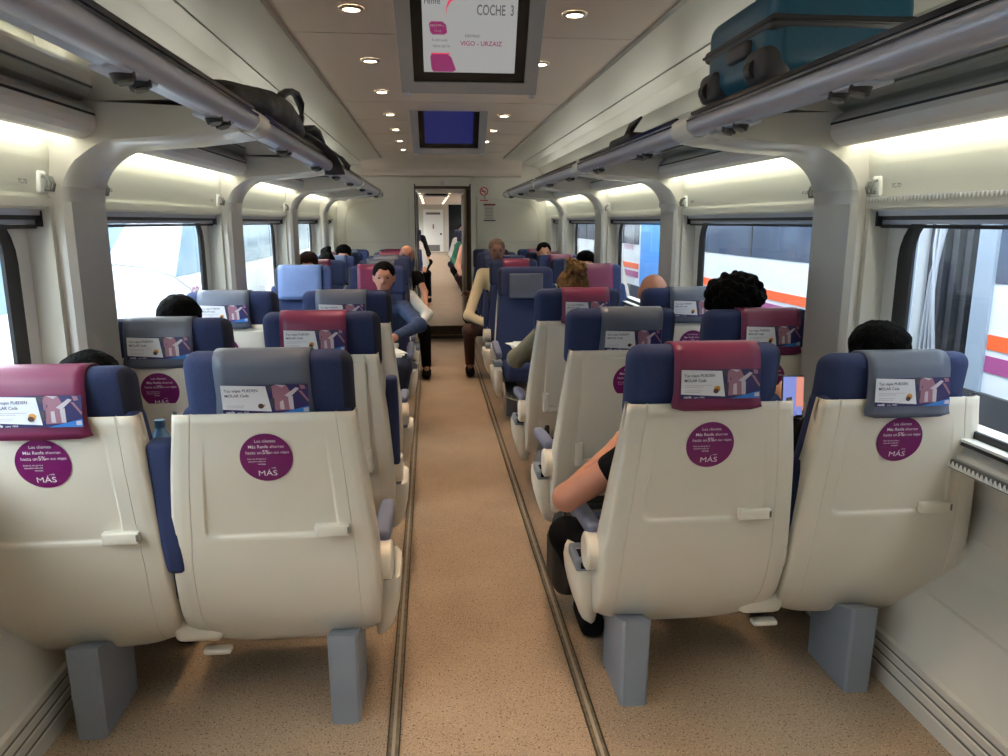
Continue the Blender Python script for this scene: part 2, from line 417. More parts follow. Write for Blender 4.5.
# ------------------------------------------------------------------ windows
def window(k, s, y0, y1, ordn, near):
    root = empty(f'window_{k}', (s*1.48, (y0+y1)/2, (ZB+ZT)/2)); struct(root, f'{ordn} window from the camera on the {SIDE[s]} side')
    def W(bb, name, m, lab=None):
        bb.v = [(v[0]-s*1.48, v[1]-(y0+y1)/2, v[2]-(ZB+ZT)/2) for v in bb.v]
        return bb.obj(name, m, root)
    g = MB(); q_ = [(s*1.515, y0+.01, ZB), (s*1.515, y1-.01, ZB), (s*1.515, y1-.01, ZT), (s*1.515, y0+.01, ZT)]
    g.add(q_ if s < 0 else q_[::-1], [(0, 1, 2, 3)]); W2 = W
    g.v = [(v[0]-s*1.48, v[1]-(y0+y1)/2, v[2]-(ZB+ZT)/2) for v in g.v]; g.obj('glass_pane', M['glass'], root, recalc=False)
    # black rounded rubber surround
    def ring(inset, rad, nn=6):
        a0, a1, z0, z1 = y0+inset, y1-inset, ZB+inset*.35-.02, ZT-inset*.2+.01
        pts = []
        for cx, cz, st in ((a1-rad, z1-rad, 0), (a0+rad, z1-rad, 1), (a0+rad, z0+rad, 2), (a1-rad, z0+rad, 3)):
            for j in range(nn+1):
                t = PI/2*(st+j/nn); pts.append((cx+rad*math.cos(t), cz+rad*math.sin(t)))
        return pts
    A = ring(.065, .17); B = ring(.145, .12); C = ring(-.0, .004)
    n = len(A); fr = MB()
    vs = [(s*1.500, a, z) for a, z in A]+[(s*1.500, a, z) for a, z in B]+[(s*1.512, a, z) for a, z in B]
    fr.add(vs, [(j, (j+1) % n, n+(j+1) % n, n+j) for j in range(n)]+[(n+j, n+(j+1) % n, 2*n+(j+1) % n, 2*n+j) for j in range(n)], 0)
    W(fr, 'rubber_gasket', M['black'])
    rv = MB()
    vs = [(s*1.500, a, z) for a, z in A]+[(s*1.488, a, z) for a, z in C]
    rv.add(vs, [(j, (j+1) % n, n+(j+1) % n, n+j) for j in range(n)], 0)
    W(rv, 'inner_reveal', M['white'])
    # casing standing just proud of the wall
    cs = MB(); w = .022
    for a in (y0, y1): cs.box((s*1.452, a, (ZB+ZT)/2), (.085, w, ZT-ZB+.04))
    for a in (y0-.03, y1+.03): cs.box((s*1.417, a, (ZB+ZT)/2+.01), (.012, .05, ZT-ZB+.06))
    cs.box((s*1.415, (y0+y1)/2, ZT+.022), (.016, y1-y0+.11, .03))
    W(cs, 'casing', M['wall'])
    bl = MB(); bl.box((s*1.452, (y0+y1)/2, ZT-.008), (.03, y1-y0-.03, .022), 0); bl.box((s*1.458, (y0+y1)/2, ZT-.026), (.02, y1-y0-.03, .014), 1); bl.box((s*1.462, (y0+y1)/2, ZT-.055), (.016, y1-y0-.03, .012), 1)
    bl.box((s*1.445, y1-.014, ZT-.03), (.02, .012, .05), 1); bl.box((s*1.462, (y0+y1)/2, ZT-.040), (.010, y1-y0-.03, .014), 0)
    W(bl, 'roller_blind', [M['rail'], M['black']])
    sl = MB(); sl.box((s*1.485, (y0+y1)/2, ZB+.004), (.05, y1-y0-.03, .008), 0); sl.box((s*1.468, (y0+y1)/2, ZB-.008), (.012, y1-y0-.1, .010), 1)
    W(sl, 'sill', [M['white'], M['blackgloss']])
k = 0
for s in (-1, 1):
    for i, (y0, y1) in enumerate(WIN):
        if i == 0:
            continue
        k += 1; window(k, s, y0, y1, ORD[i], i == 1)
for s in (-1, 1):
    k += 1; window(k, s, *WIN[0], 'zeroth', False); bpy.data.objects[f'window_{k}']['label'] = f'window behind the camera on the {SIDE[s]} side'
# serrated seal that has come out around the nearest window on the right
b = MB()
def zig(p, q, up, w=.018, x=1.408):
    p = Vector(p); q = Vector(q); n = int((q-p).length/.018); d = (q-p)/n; up = Vector(up)
    for i in range(n):
        a = p+d*i
        b.prism_pts = None
        vs = [a, a+d, a+d*.5+up*w]; vs2 = [v+Vector((.004, 0, 0)) for v in vs]
        b.add(vs+vs2, [(0, 1, 2), (5, 4, 3), (0, 3, 4, 1), (1, 4, 5, 2), (2, 5, 3, 0)], 0)
zig((1.404, .9, 1.688), (1.404, 2.66, 1.688), (0, 0, -1)); zig((1.404, 2.68, .95), (1.404, 2.68, 1.69), (0, -1, 0), .012)
zig((1.44, .9, .845), (1.44, 2.6, .845), (0, 0, 1), .02)
b.box((1.447, 1.75, .855), (.006, 1.75, .03), 1); b.box((1.412, 1.78, 1.68), (.006, 1.76, .022), 2); b.box((1.412, 2.675, 1.31), (.006, .012, .74), 2)
tag(b.obj('window_seal', [M['white'], M['grille'], M['lowwall']]), 'pale serrated rubber seal around the nearest window on the right wall', 'seal')
# ------------------------------------------------------------------ ceiling
b = MB()
cl = []
side = [(.77, 2.405), (.775, 2.388), (1.05, 2.362), (1.052, 2.356), (1.17, 2.345), (1.29, 2.31), (1.36, 2.24), (1.395, 2.12), (1.40, 2.03)]
YC = 9.9
b.box((0, (Y0R+YC)/2, 2.415), (1.56, YC-Y0R, .02), 0)
for s in (-1, 1):
    pr = [(s*a, z) for a, z in side]
    b.sheet(pr[:3], Y0R, YC+.06, 1, .02, -s)
    b.sheet(pr[2:], Y0R, Y1R, 3, .02, -s)
for y in [-.9, .05, 1.0, 2.6, 3.55, 5.45, 6.4, 7.35, 8.3, 9.25]:
    b.box((0, y, 2.4045), (1.5, .006, .003), 2)
# rounded end of the centre panel down to the partition
cv = []
for i in range(9):
    t = PI/2*i/8
    cv.append((YC+.45*math.sin(t)+.0, 2.405-.20*(1-math.cos(t))))
cv += [(Y1R, 2.19)]
for i in range(len(cv)-1):
    (ya, za), (yb, zb) = cv[i], cv[i+1]
    b.add([(-1.06, ya, za), (1.06, ya, za), (1.06, yb, zb), (-1.06, yb, zb)], [(0, 1, 2, 3)], 0, True)
struct(b.obj('ceiling', [M['ceil'], M['slant'], M['lampring'], M['slant']]), 'beige coach ceiling with grey-green side panels')
# end wall behind the camera
b = MB(); b.box((0, Y0R-.03, 1.2), (3.1, .06, 2.5)); struct(b.obj('wall_rear', M['wall']), 'cream end wall behind the camera')
# downlights
lampspots = [(-.46, y) for y in (.3, 1.25, 2.2, 3.15, 4.1, 5.03, 6.05, 7.0, 7.95, 8.9)]+[(.41, y) for y in (.3, 1.25, 2.2, 3.15, 4.1, 5.0, 6.05, 7.0, 7.95, 8.9)]
mb = MB(); mb.cyl((0, 0, 0), (0, 0, -.006), .032, .032, 20); lens_me = mb.mesh('lens', [M['lamp']])
mb = MB()
vs = []
for r, z in ((.032, -.006), (.036, -.010), (.046, -.008), (.05, 0)): vs += [(r*math.cos(2*PI*i/24), r*math.sin(2*PI*i/24), z) for i in range(24)]
mb.add(vs, [(q*24+i, q*24+(i+1) % 24, (q+1)*24+(i+1) % 24, (q+1)*24+i) for q in range(3) for i in range(24)], 0, True); ring_me = mb.mesh('trim_ring', [M['lampring']])
for i, (x, y) in enumerate(lampspots):
    r = empty('downlight', (x, y, 2.4045)); row = 'left' if x < 0 else 'right'
    tag(r, f'small round warm ceiling downlight in the {row} row, {y:.1f} metres along the coach', 'downlight', 'round ceiling downlights')
    inst('lens', lens_me, r); inst('trim_ring', ring_me, r)
    l = bpy.data.lights.new('downlight_beam', 'SPOT'); l.energy = 15; l.color = (1, .70, .46); l.spot_size = math.radians(66); l.spot_blend = .8; l.shadow_soft_size = .03
    lo = bpy.data.objects.new('downlight_beam', l); link(lo, r); lo.location = (0, 0, -.02)
# ------------------------------------------------------------------ cove lights under the racks
for s in (-1, 1):
    for i in range(len(PIL)-1+1):
        ya = PIL[i]+.15; yb = (PIL[i+1]-.15) if i+1 < len(PIL) else Y1R-.05
        if i == 0: ya = Y0R+.05
        r = empty('cove_light', (s*1.3, (ya+yb)/2, 1.88)); w = i+0
        which = {0: 'behind the camera', 1: 'above the nearest', 2: 'above the second', 3: 'above the third', 4: 'above the fourth', 5: 'above the farthest'}[i]
        tag(r, f'cream cove light housing {which} {SIDE[s]} window' if i else f'cream cove light housing behind the camera on the {SIDE[s]}', 'cove light', 'cove lights along the walls')
        def L(bb, name, m):
            bb.v = [(v[0]-s*1.3, v[1]-(ya+yb)/2, v[2]-1.88) for v in bb.v]; return bb.obj(name, m, r)
        hb = MB()
        pr = [(s*1.25, 1.938), (s*1.246, 1.917), (s*1.252, 1.895), (s*1.268, 1.878), (s*1.290, 1.867), (s*1.315, 1.866), (s*1.335, 1.873)]
        hb.sheet(pr, ya, yb, 0, .006, -s)
        L(hb, 'housing', M['duct'])
        hb = MB(); hb.prism([(s*1.25, 1.944), (s*1.253, 1.953), (s*1.27, 1.970), (s*1.295, 1.985), (s*1.40, 1.985), (s*1.40, 1.935), (s*1.26, 1.936)], ya, yb, 0); L(hb, 'top_panel', M['ducttop'])
        hb = MB(); hb.box((s*1.25, (ya+yb)/2, 1.940), (.007, yb-ya, .007)); L(hb, 'gasket', M['black'])
        hb = MB(); hb.cyl((s*1.358, ya+.04, 1.905), (s*1.358, yb-.04, 1.905), .013, seg=10); L(hb, 'fluorescent_tube', M['tube'])
        hb = MB(); hb.cyl((s*1.33, ya+.04, 2.005), (s*1.33, yb-.04, 2.005), .012, seg=10); L(hb, 'added_uplight', M['upfill'])  # hidden tube added above the shelf to brighten the ceiling
# ------------------------------------------------------------------ luggage racks
for s in (-1, 1):
    r = empty('luggage_rack', (s*.8, 3.5, 1.94)); tag(r, f'long mirrored overhead luggage rack with silver front rail on the {SIDE[s]}', 'luggage rack', 'overhead luggage racks')
    def L(bb, name, m):
        bb.v = [(v[0]-s*.8, v[1]-3.5, v[2]-1.94) for v in bb.v]; return bb.obj(name, m, r)
    cuts = PIL[1:]+[9.55]; y0 = Y0R+.05
    bays = []
    for c in cuts: bays.append((y0, c-.085)); y0 = c+.085
    sh = MB(); sh.box((s*1.10, (Y0R+9.6)/2, 1.986), (.60, 9.6-Y0R, .008)); L(sh, 'shelf', M['mirror'])
    for (a, c) in bays:
        f = MB()
        pr = []
        for i in range(15):
            t = -PI*.62+i*PI*1.5/14
            pr.append((s*(.775-.030*math.cos(t)-.0), 1.936+.038*math.sin(t)))
        pr = [(s*(.782-.036*math.cos(math.radians(d))), 1.938+.036*math.sin(math.radians(d))) for d in range(-120, 70, 15)]+[(s*.80, 1.99), (s*.812, 1.98), (s*.815, 1.90)]
        f.prism(pr, a, c, 0, True); L(f, 'front_rail', M['rail'])
        g = MB(); g.box((s*.765, (a+c)/2, 1.977), (.012, c-a, .012)); g.box((s*.745, (a+c)/2, 1.953), (.002, c-a, .006)); g.v = [v for v in g.v]; L(g, 'edge_gasket', M['blackgloss'])
    for c in cuts:
        f = MB(); pr = [(s*(.785-.043*math.cos(math.radians(d))), 1.938+.043*math.sin(math.radians(d))) for d in range(-110, 95, 12)]+[(s*.83, 1.97), (s*.83, 1.89)]
        f.prism(pr, c-.09, c+.09, 0, True); L(f, 'collar', M['bracket'])
    for ly in (.15, 1.75, 2.42, 3.45, 4.4, 5.3, 6.2, 7.3, 8.2, 9.15):
        f = MB()
        for dy in (-.045, .045):
            f.cyl((s*.80, ly+dy, 1.905), (s*.795, ly+dy, 1.884), .026, .023, 14, 0); f.cyl((s*.795, ly+dy, 1.885), (s*.793, ly+dy, 1.878), .015, .015, 12, 1)
        f.rbox((s*.81, ly, 1.903), (.07, .2, .012), .005, 2)
        L(f, 'reading_light', [M['black'], M['grille'], M['rail']])
# coat hooks
def hook_mesh():
    f = MB(); f.rbox((0, 0, 0), (.012, .036, .05), .005, 0)
    for dy in (-.009, .009):
        f.tube([(-.008, dy, .014), (-.02, dy, .01), (-.026, dy, -.004), (-.022, dy, -.018), (-.012, dy, -.016)], .0042, 6, 1)
    return f.mesh('coat_hook', [M['white'], M['grille']])
hm = hook_mesh()
hook_spots = {1: 'just before the second', 2: 'just before the third', 3: 'just before the fourth'}
for s in (-1, 1):
    for i, y in enumerate(PIL[1:5], 1):
        for d, wd in ((-.21, 'near'), (.21, 'far')):
            o = inst('coat_hook', hm, None, (s*1.412, y+d, 1.725), (0, 0, 0 if s > 0 else PI)); o.scale = (1.3, 1.4, 1.4)
            tag(o, f'white double coat hook on the {wd} side of the {ORD[i+0]} {SIDE[s]} wall pillar', 'coat hook', 'coat hooks beside the pillars')
            vs, fs = text_geo({1: '1A 1B', 2: '2A 2B'}.get(i, '3A'), .022)
# little seat numbers above the windows
for s in (-1, 1):
    for i, y in enumerate(PIL[2:5], 2):
        for d, t in ((-.32, f'{9-i}C,{9-i}D'), (.32, f'{8-i}C,{8-i}D')):
            vs, fs = text_geo(t, .020, .004)
            b = MB(); b.add([(s*1.413, y+d+s*(-v[0]), 1.722+v[1]) for v in vs], fs)
            o = b.obj('seat_number', M['textd'], recalc=False); tag(o, f'small grey seat number {"before" if d < 0 else "after"} the {ORD[i]} {SIDE[s]} pillar above the window', 'seat number', 'seat numbers above the windows')
# ------------------------------------------------------------------ partition, doorway
b = MB()
yP = Y1R
for s in (-1, 1):
    x0, x1 = (.40, 1.45); b.box((s*(x0+x1)/2, yP+.04, 1.2), (x1-x0, .08, 2.4), 0)
b.box((0, yP+.04, 2.24), (.8, .08, .34), 0)
for s in (-1, 1):   # raised outline of the wall panels
    pts = [(s*.46, .9), (s*.46, 1.93), (s*.80, 1.90), (s*1.15, 1.84), (s*1.27, 1.77), (s*1.31, 1.62), (s*1.31, .9)]
    b.tube([(x, yP-.002, z) for x, z in pts], .006, 6, 1)
    b.box((s*.92, yP-.004, 1.335), (.86, .01, .012), 1)
b.box((0, yP-.008, 2.185), (1.12, .02, .014), 0)
struct(b.obj('wall_front', [M['wall'], M['pillar']]), 'cream partition wall at the far end around the doorway')
r = empty('door_1', (0, yP, 0)); struct(r, 'open gangway doorway in the far partition')
b = MB()
for s in (-1, 1):
    b.box((s*.405, yP-.01, 1.09), (.05, .06, 2.18), 0); b.box((s*.372, yP+.0, 1.05), (.018, .08, 2.10), 1)
b.box((0, yP-.01, 2.165), (.86, .06, .03), 0); b.box((0, yP-.005, 2.055), (.74, .05, .035), 1); b.box((0, yP+.01, 2.11), (.74, .04, .08), 0)
b.obj('door_frame', [M['wall'], M['brown']], r, (0, -yP, 0))
b = MB(); b.box((-.355, yP+.8, 1.05), (.012, 1.5, 1.9), 1)
b.box((.335, yP+.25, 1.08), (.07, .4, 1.95), 1); b.box((.305, yP+.03, 1.08), (.03, .03, 1.95), 0); b.box((.33, yP+1., 1.05), (.03, 1.1, 1.9), 0); b.box((0, yP+.8, 2.06), (.74, 1.5, .06), 2)
b.obj('gangway_lining', [M['tan'], M['brown'], M['wall']], r, (0, -yP, 0))
b = MB(); b.cyl((0, yP-.035, 2.115), (0, yP-.045, 2.115), .03, .03, 16); b.obj('lamp_highlight', M['cardg'], r, (0, -yP, 0))  # pale disc standing in for a lamp's highlight on the panel
# step
b = MB(); b.box((0, yP+.02, .09), (.80, .05, .18), 0); b.box((0, yP+.0, .182), (.80, .06, .008), 1); b.box((0, yP-.006, .05), (.8, .004, .012), 1)
struct(b.obj('trim_1', [M['riser'], M['strip']]), 'dark step up at the far doorway')
# signs
b = MB(); sx, sy, sz = .56, yP-.012, 1.985
b.box((sx, sy+.004, sz-.02), (.13, .004, .20), 0)
rg = []
for i in range(28):
    t = 2*PI*i/28; rg += [(sx+.058*math.cos(t), sy, sz+.02+.058*math.sin(t)), (sx+.044*math.cos(t), sy, sz+.02+.044*math.sin(t))]
b.add(rg, [(2*i, 2*i+1, (2*i+3) % 56, (2*i+2) % 56) for i in range(28)], 1)
b.box((sx, sy, sz+.02), (.1, .002, .012), 1, Matrix.Rotation(PI/4, 3, 'Y'))
b.box((sx-.005, sy+.0015, sz+.022), (.06, .002, .012), 2); b.box((sx+.012, sy+.001, sz-.06), (.012, .002, .03), 2)
b.box((sx, sy, sz-.097), (.11, .002, .014), 1)
tag(b.obj('no_smoking_sign', [M['lightsign'], M['red'], M['textd']]), 'no smoking sign with a red circle beside the far doorway', 'sign')
b = MB(); sx, sz = .635, 1.73
b.box((sx, sy+.004, sz), (.17, .004, .25), 0); b.box((sx, sy, sz+.10), (.16, .003, .022), 2); b.box((sx, sy, sz-.11), (.16, .003, .016), 3)
for i in range(9): b.box((sx-.01+(i % 2)*.008, sy+.001, sz+.07-i*.019), (.12, .002, .007), 1)
tag(b.obj('notice_poster', [M['lightsign'], M['grille'], M['maroon'], M['textd']]), 'white printed notice with maroon header below the no smoking sign', 'notice')
# ------------------------------------------------------------------ monitors
def monitor(y, z0, x, tilt, label, on_):
    W, H = .54, .42
    r = empty('ceiling_monitor', (x, y, z0)); tag(r, label, 'monitor', 'monitors hanging from the ceiling'); r.rotation_euler = (tilt, 0, 0); r.scale = (.906,)*3 if on_ else (1, 1, 1)
    b = MB()
    # bezel: slightly wider towards the top, black inner frame recessed
    fr = [(-W/2, 0), (W/2, 0), (W/2+.025, H), (-W/2-.025, H)]; inn = [(-.222, .042), (.222, .042), (.232, H-.02), (-.232, H-.02)]
    vs = [(a, 0, c) for a, c in fr]+[(a, 0, c) for a, c in inn]+[(a, .02, c) for a, c in inn]+[(a, .11, c) for a, c in fr]
    fs = [(i, (i+1) % 4, 4+(i+1) % 4, 4+i) for i in range(4)]+[(4+i, 4+(i+1) % 4, 8+(i+1) % 4, 8+i) for i in range(4)]+[(i, (i+1) % 4, 12+(i+1) % 4, 12+i) for i in range(4)]+[(12, 13, 14, 15)]
    b.add(vs, fs, 0); b.obj('bezel', M['tv'], r)
    b = MB(); b.add([(a, .0195, c) for a, c in inn], [(0, 1, 2, 3)], 0); b.obj('black_surround', M['blackgloss'], r, recalc=False)
    b = MB()
    for s in (-1, 1): b.rbox((s*(W/2-.02), -.004, -.004), (.02, .02, .016), .003, 0)
    b.obj('latch', M['rail'], r)
    b = MB()
    if on_:
        sw, z1, z2 = .181, .078, .078+.272
        b.add([(-sw, .017, z1), (sw, .017, z1), (sw+.004, .017, z2), (-sw-.004, .017, z2)], [(0, 1, 2, 3)], 0)
        def T(s_, x_, z_, size, mi, bold=0, al='CENTER', sx_=1):
            vs, fs = text_geo(s_, size, bold, align=al); b.add([(x_+v[0]*sx_, .0155, z_+v[1]) for v in vs], fs, mi)
        T('renfe', -.145, z2-.017, .030, 1, .01)
        T('COCHE  3', .098, z2-.045, .052, 1, .012, sx_=.62)
        T('DESTINO', .01, z1+.135, .014, 1, .01); T('VIGO - URZAIZ', .045, z1+.108, .024, 2, .014)
        def rr(x0, x1, za, zb, mi, skew=0):
            p = [(x0+.012, za), (x1-.012+skew, za), (x1+skew, za+.008), (x1, zb-.012), (x1-.014, zb), (x0+.008, zb), (x0, zb-.008), (x0+.004, za+.01)]
            b.add([(a, .0162, c) for a, c in p], [tuple(range(8))], mi)
        rr(-.158, -.092, z1+.138, z1+.185, 2, .004); rr(-.155, -.072, z1+.002, z1+.068, 2, .018)
        b.add([(-.153, .0158, z1+.067), (-.075, .0158, z1+.067), (-.078, .0158, z1+.072), (-.15, .0158, z1+.072)], [(0, 1, 2, 3)], 3)
        T('PRÓXIMA', -.127, z1+.170, .012, 4, .01); T('12:10', -.125, z1+.152, .012, 4, .01)
        T('A 220 km/h', -.118, z1+.118, .013, 1, .004); T('TREN CELTA', -.112, z1+.096, .012, 1, .004)
        p = [(-.062, z2-.001), (-.085, z2-.016), (-.092, z2-.04), (-.092, z2-.07), (-.089, z2-.04), (-.074, z2-.018), (-.052, z2-.006), (-.045, z2)]
        b.add([(a, .0158, c) for a, c in p], [tuple(range(8))], 3)
        b.obj('screen', [M['scrw'], M['scrt'], M['scrm'], M['scrr'], M['textw']], r, recalc=False)
        for f in b.f: pass
    else:
        b.add([(-.18, .017, .075), (.18, .017, .075), (.185, .017, .35), (-.185, .017, .35)], [(0, 1, 2, 3)], 0); b.obj('screen', M['scrb'], r, recalc=False)
    b = MB(); b.box((0, .06, H+.04), (.3, .06, .12)); b.obj('mount', M['tv'], r)
monitor(2.9, 2.059, -.022, math.radians(22), 'nearest ceiling monitor with a lit white screen reading VIGO - URZAIZ', True)
monitor(5.95, 2.105, -.02, math.radians(20), 'second ceiling monitor with a plain dark blue screen', False)
# ------------------------------------------------------------------ seats
PR = [(-.112, 1.075), (-.104, 1.02), (-.092, .90), (-.070, .78), (-.046, .66), (-.022, .55), (.005, .46), (.040, .375), (.085, .305), (.14, .235), (.21, .195), (.30, .18), (.42, .18), (.5, .18)]
_pl = [0]
for i in range(len(PR)-1): _pl.append(_pl[-1]+math.dist(PR[i], PR[i+1]))
def prof_t(t):
    q = t*_pl[-1]
    return float(np.interp(q, _pl, [p[0] for p in PR])), float(np.interp(q, _pl, [p[1] for p in PR]))
def shell_y(z): return float(np.interp(z, [p[1] for p in reversed(PR)][2:], [p[0] for p in reversed(PR)][2:]))
def hw_z(z): return float(np.interp(z, [.18, .235, .4, .58, .85, 1.075], [.27, .298, .308, .303, .277, .250]))
def recess(x, z):
    # shallow tray recess, wider at the bottom
    hx = .70*(hw_z(z)-.012); zb = .682
    def sm(a): a = max(0, min(1, a)); return a*a*(3-2*a)
    e = .008
    rr = .03
    dx = hx-abs(x); dz = z-zb
    if dx < rr and dz < rr: dd = rr-math.hypot(rr-dx, rr-dz)
    else: dd = min(dx, dz)
    return .0075*sm(dd/e)*sm((1.03-z)/.28)
def shell_mesh(lean):
    zs_key = [.682, .686, .690, .694, .70, .712]
    ts = list(np.linspace(0, 1, 44))
    # add parameters hitting the recess edge
    zz = [p[1] for p in PR]
    for z in zs_key:
        q = float(np.interp(-z, [-v for v in zz], _pl)); ts.append(q/_pl[-1])
    ts = sorted(ts)
    us = sorted(set([round(v, 4) for v in list(np.linspace(-1, 1, 25))+[s*v for s in (-1, 1) for v in (.665, .671, .680, .688, .697, .70, .712, .965, .985, .80, .822, .830, .8345, .839, .847, .87)]]))
    vs = []; cols = None
    for t in ts:
        y, z = prof_t(t); y2, z2 = prof_t(min(1, t+.01)); y1, z1 = prof_t(max(0, t-.01))
        d = Vector((y2-y1, z2-z1)).normalized(); nrm = Vector((-d.y, d.x))   # pointing forward/up
        if nrm.x < 0 and t < .3: nrm = -nrm
        nrm = Vector((abs(d.y), d.x*min(1, max(0, (t-.03)/.2))))
        hw = hw_z(z); cx = lean*(1.075-z)
        wrap = float(np.interp(z, [.19, .3, .55, 1.075], [.10, .15, .11, .05]))
        row = []
        for off in (wrap, wrap*.6, .035, .016, .006): row.append((-hw-(.004 if off > .02 else (.002 if off > .01 else -.001)), off))
        for u in us:
            x = u*(hw-.012)
            off = 0.0
            if abs(u) > .97: off = .002
            if abs(abs(u)-.8345) < .001: off = .009
            off += recess(x, z)
            if z < .34: off += .035*abs(u)**4*min(1, (.34-z)/.12)
            row.append((x, off))
        for off in (.006, .016, .035, wrap*.6, wrap): row.append((hw+(.004 if off > .02 else (.002 if off > .01 else -.001)), off))
        if z < .34:
            e = .035*min(1, (.34-z)/.12)
            row = [(x, o+e) if (i < 5 or i >= len(row)-5) else (x, o) for i, (x, o) in enumerate(row)]
        cols = len(row)
        for x, o in row: vs.append((cx+x, y+nrm.x*o, z+nrm.y*o))
    # rounded lip on top
    
    R = len(vs)//cols
    fs = [(r*cols+c, r*cols+c+1, (r+1)*cols+c+1, (r+1)*cols+c) for r in range(R-1) for c in range(cols-1)]
    b = MB(); b.add(vs, fs, 0, True)
    me = b.mesh('seat_shell', [M['shell']], recalc=False)
    return me
def surf(x, z, off): return shell_y(z)+recess(x, z)-off
def sticker_mesh():
    b = MB(); R = .074; zc = .942
    vs = []; rings = 7; seg = 40
    for r in range(rings+1):
        for i in range(seg): vs.append((R*r/rings*math.cos(2*PI*i/seg), R*r/rings*math.sin(2*PI*i/seg)))
    b.add([(x, surf(x, zc+z, .0022), zc+z) for x, z in vs], [(r*seg+i, r*seg+(i+1) % seg, (r+1)*seg+(i+1) % seg, (r+1)*seg+i) for r in range(rings) for i in range(seg)], 0, True)
    def T(s_, x_, z_, size, bold=0., al='CENTER', sx_=1):
        v, f = text_geo(s_, size, bold, align=al); b.add([(x_+p[0]*sx_, surf(x_+p[0], zc+z_+p[1], .0034), zc+z_+p[1]) for p in v], f, 1)
    T('Los clientes', 0, .051, .0125); T('Más Renfe', -.020, .034, .0135, .008); T('ahorran', .032, .034, .0125)
    T('hasta un', -.034, .016, .0135); T('5%', .000, .017, .017, .008); T('en sus viajes', .036, .016, .0115)
    T('Date de alta gratis y', -.027, -.003, .0065); T('descubre todas las', -.027, -.011, .0065); T('ventajas', -.014, -.019, .007, .005)
    T('MÁS', 0, -.049, .024, .0, sx_=1.2); T('renfe', .018, -.032, .0065)
    return b.mesh('sticker', [M['sticker'], M['textw']], recalc=False)
def latch_mesh():
    b = MB(); b.rbox((0, 0, 0), (.105, .026, .038), .006, 0); b.box((.048, -.0135, .002), (.006, .002, .02), 1)
    return b.mesh('tray_latch', [M['shell'], M['grille']])
def frow(p):   # headrest bend
    return p
def headrest_mesh(dark=False):
    b = MB()
    def fn(p):
        u = abs(p.x)/.235
        y = p.y+.055*max(0, u-.55)**1.5*1.6
        return (p.x, y-.02*((p.z)/.13), p.z-.012*max(0, u-.75)*4*(1 if p.z > 0 else 0)*.5)
    b.rbox((0, 0, 0), (.47, .10, .25), .04, 0, 4, None, fn, 6)
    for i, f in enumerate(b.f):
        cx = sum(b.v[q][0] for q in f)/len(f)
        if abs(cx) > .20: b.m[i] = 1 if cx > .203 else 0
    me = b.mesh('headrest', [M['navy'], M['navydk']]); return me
def cover_path(kind):
    # cross-section y,z of the cover around the headrest centred at z=0 top .125
    if kind == 'outside': back = [(-.083, -.064), (-.084, -.045), (-.083, -.01), (-.081, .04), (-.077, .085)]
    else: back = [(-.040, -.13), (-.048, -.06), (-.056, 0), (-.066, .05), (-.072, .085)]
    return back+[(-.066, .112), (-.045, .128), (-.02, .132), (.012, .129), (.042, .114), (.056, .085), (.066, .03), (.076, -.04), (.088, -.11), (.092, -.145)]
def cover_mesh(kind, m):
    P = cover_path(kind); b = MB(); nx = 8; vs = []
    for j, (y, z) in enumerate(P):
        w = .13+(.006 if j < 2 else 0)
        for i in range(nx+1):
            u = -1+2*i/nx; zz = z-(.0 if 0 < j < len(P)-1 else .008*(abs(u) > .9)*(-1 if j == 0 else -1))
            vs.append((u*w+(.004 if j == 0 else 0), y-.0025*math.cos(u*3)*(j < 5), zz))
    n = nx+1
    b.add(vs, [(j*n+i, j*n+i+1, (j+1)*n+i+1, (j+1)*n+i) for j in range(len(P)-1) for i in range(nx)], 0, True)
    # thickness
    b2 = MB(); vs2 = []
    for j in range(len(P)):
        a = Vector(P[max(j-1, 0)]); c = Vector(P[min(j+1, len(P)-1)]); d = (c-a).normalized(); nn = Vector((d.y, -d.x))*.0045
        for i in range(n): v = vs[j*n+i]; vs2.append((v[0], v[1]+nn.x, v[2]+nn.y))
    tot = len(vs); per = [i for i in range(n)]+[j*n+nx for j in range(1, len(P))]+[(len(P)-1)*n+i for i in range(nx-1, -1, -1)]+[j*n for j in range(len(P)-2, 0, -1)]
    b.add(vs2, [(j*n+i, (j+1)*n+i, (j+1)*n+i+1, j*n+i+1) for j in range(len(P)-1) for i in range(nx)], 0, True)
    for q in range(len(per)): a, c = per[q], per[(q+1) % len(per)]; b.f.append((a, c, tot+c, tot+a)); b.m.append(0); b.s.append(False)
    return b.mesh('headrest_cover', [m])
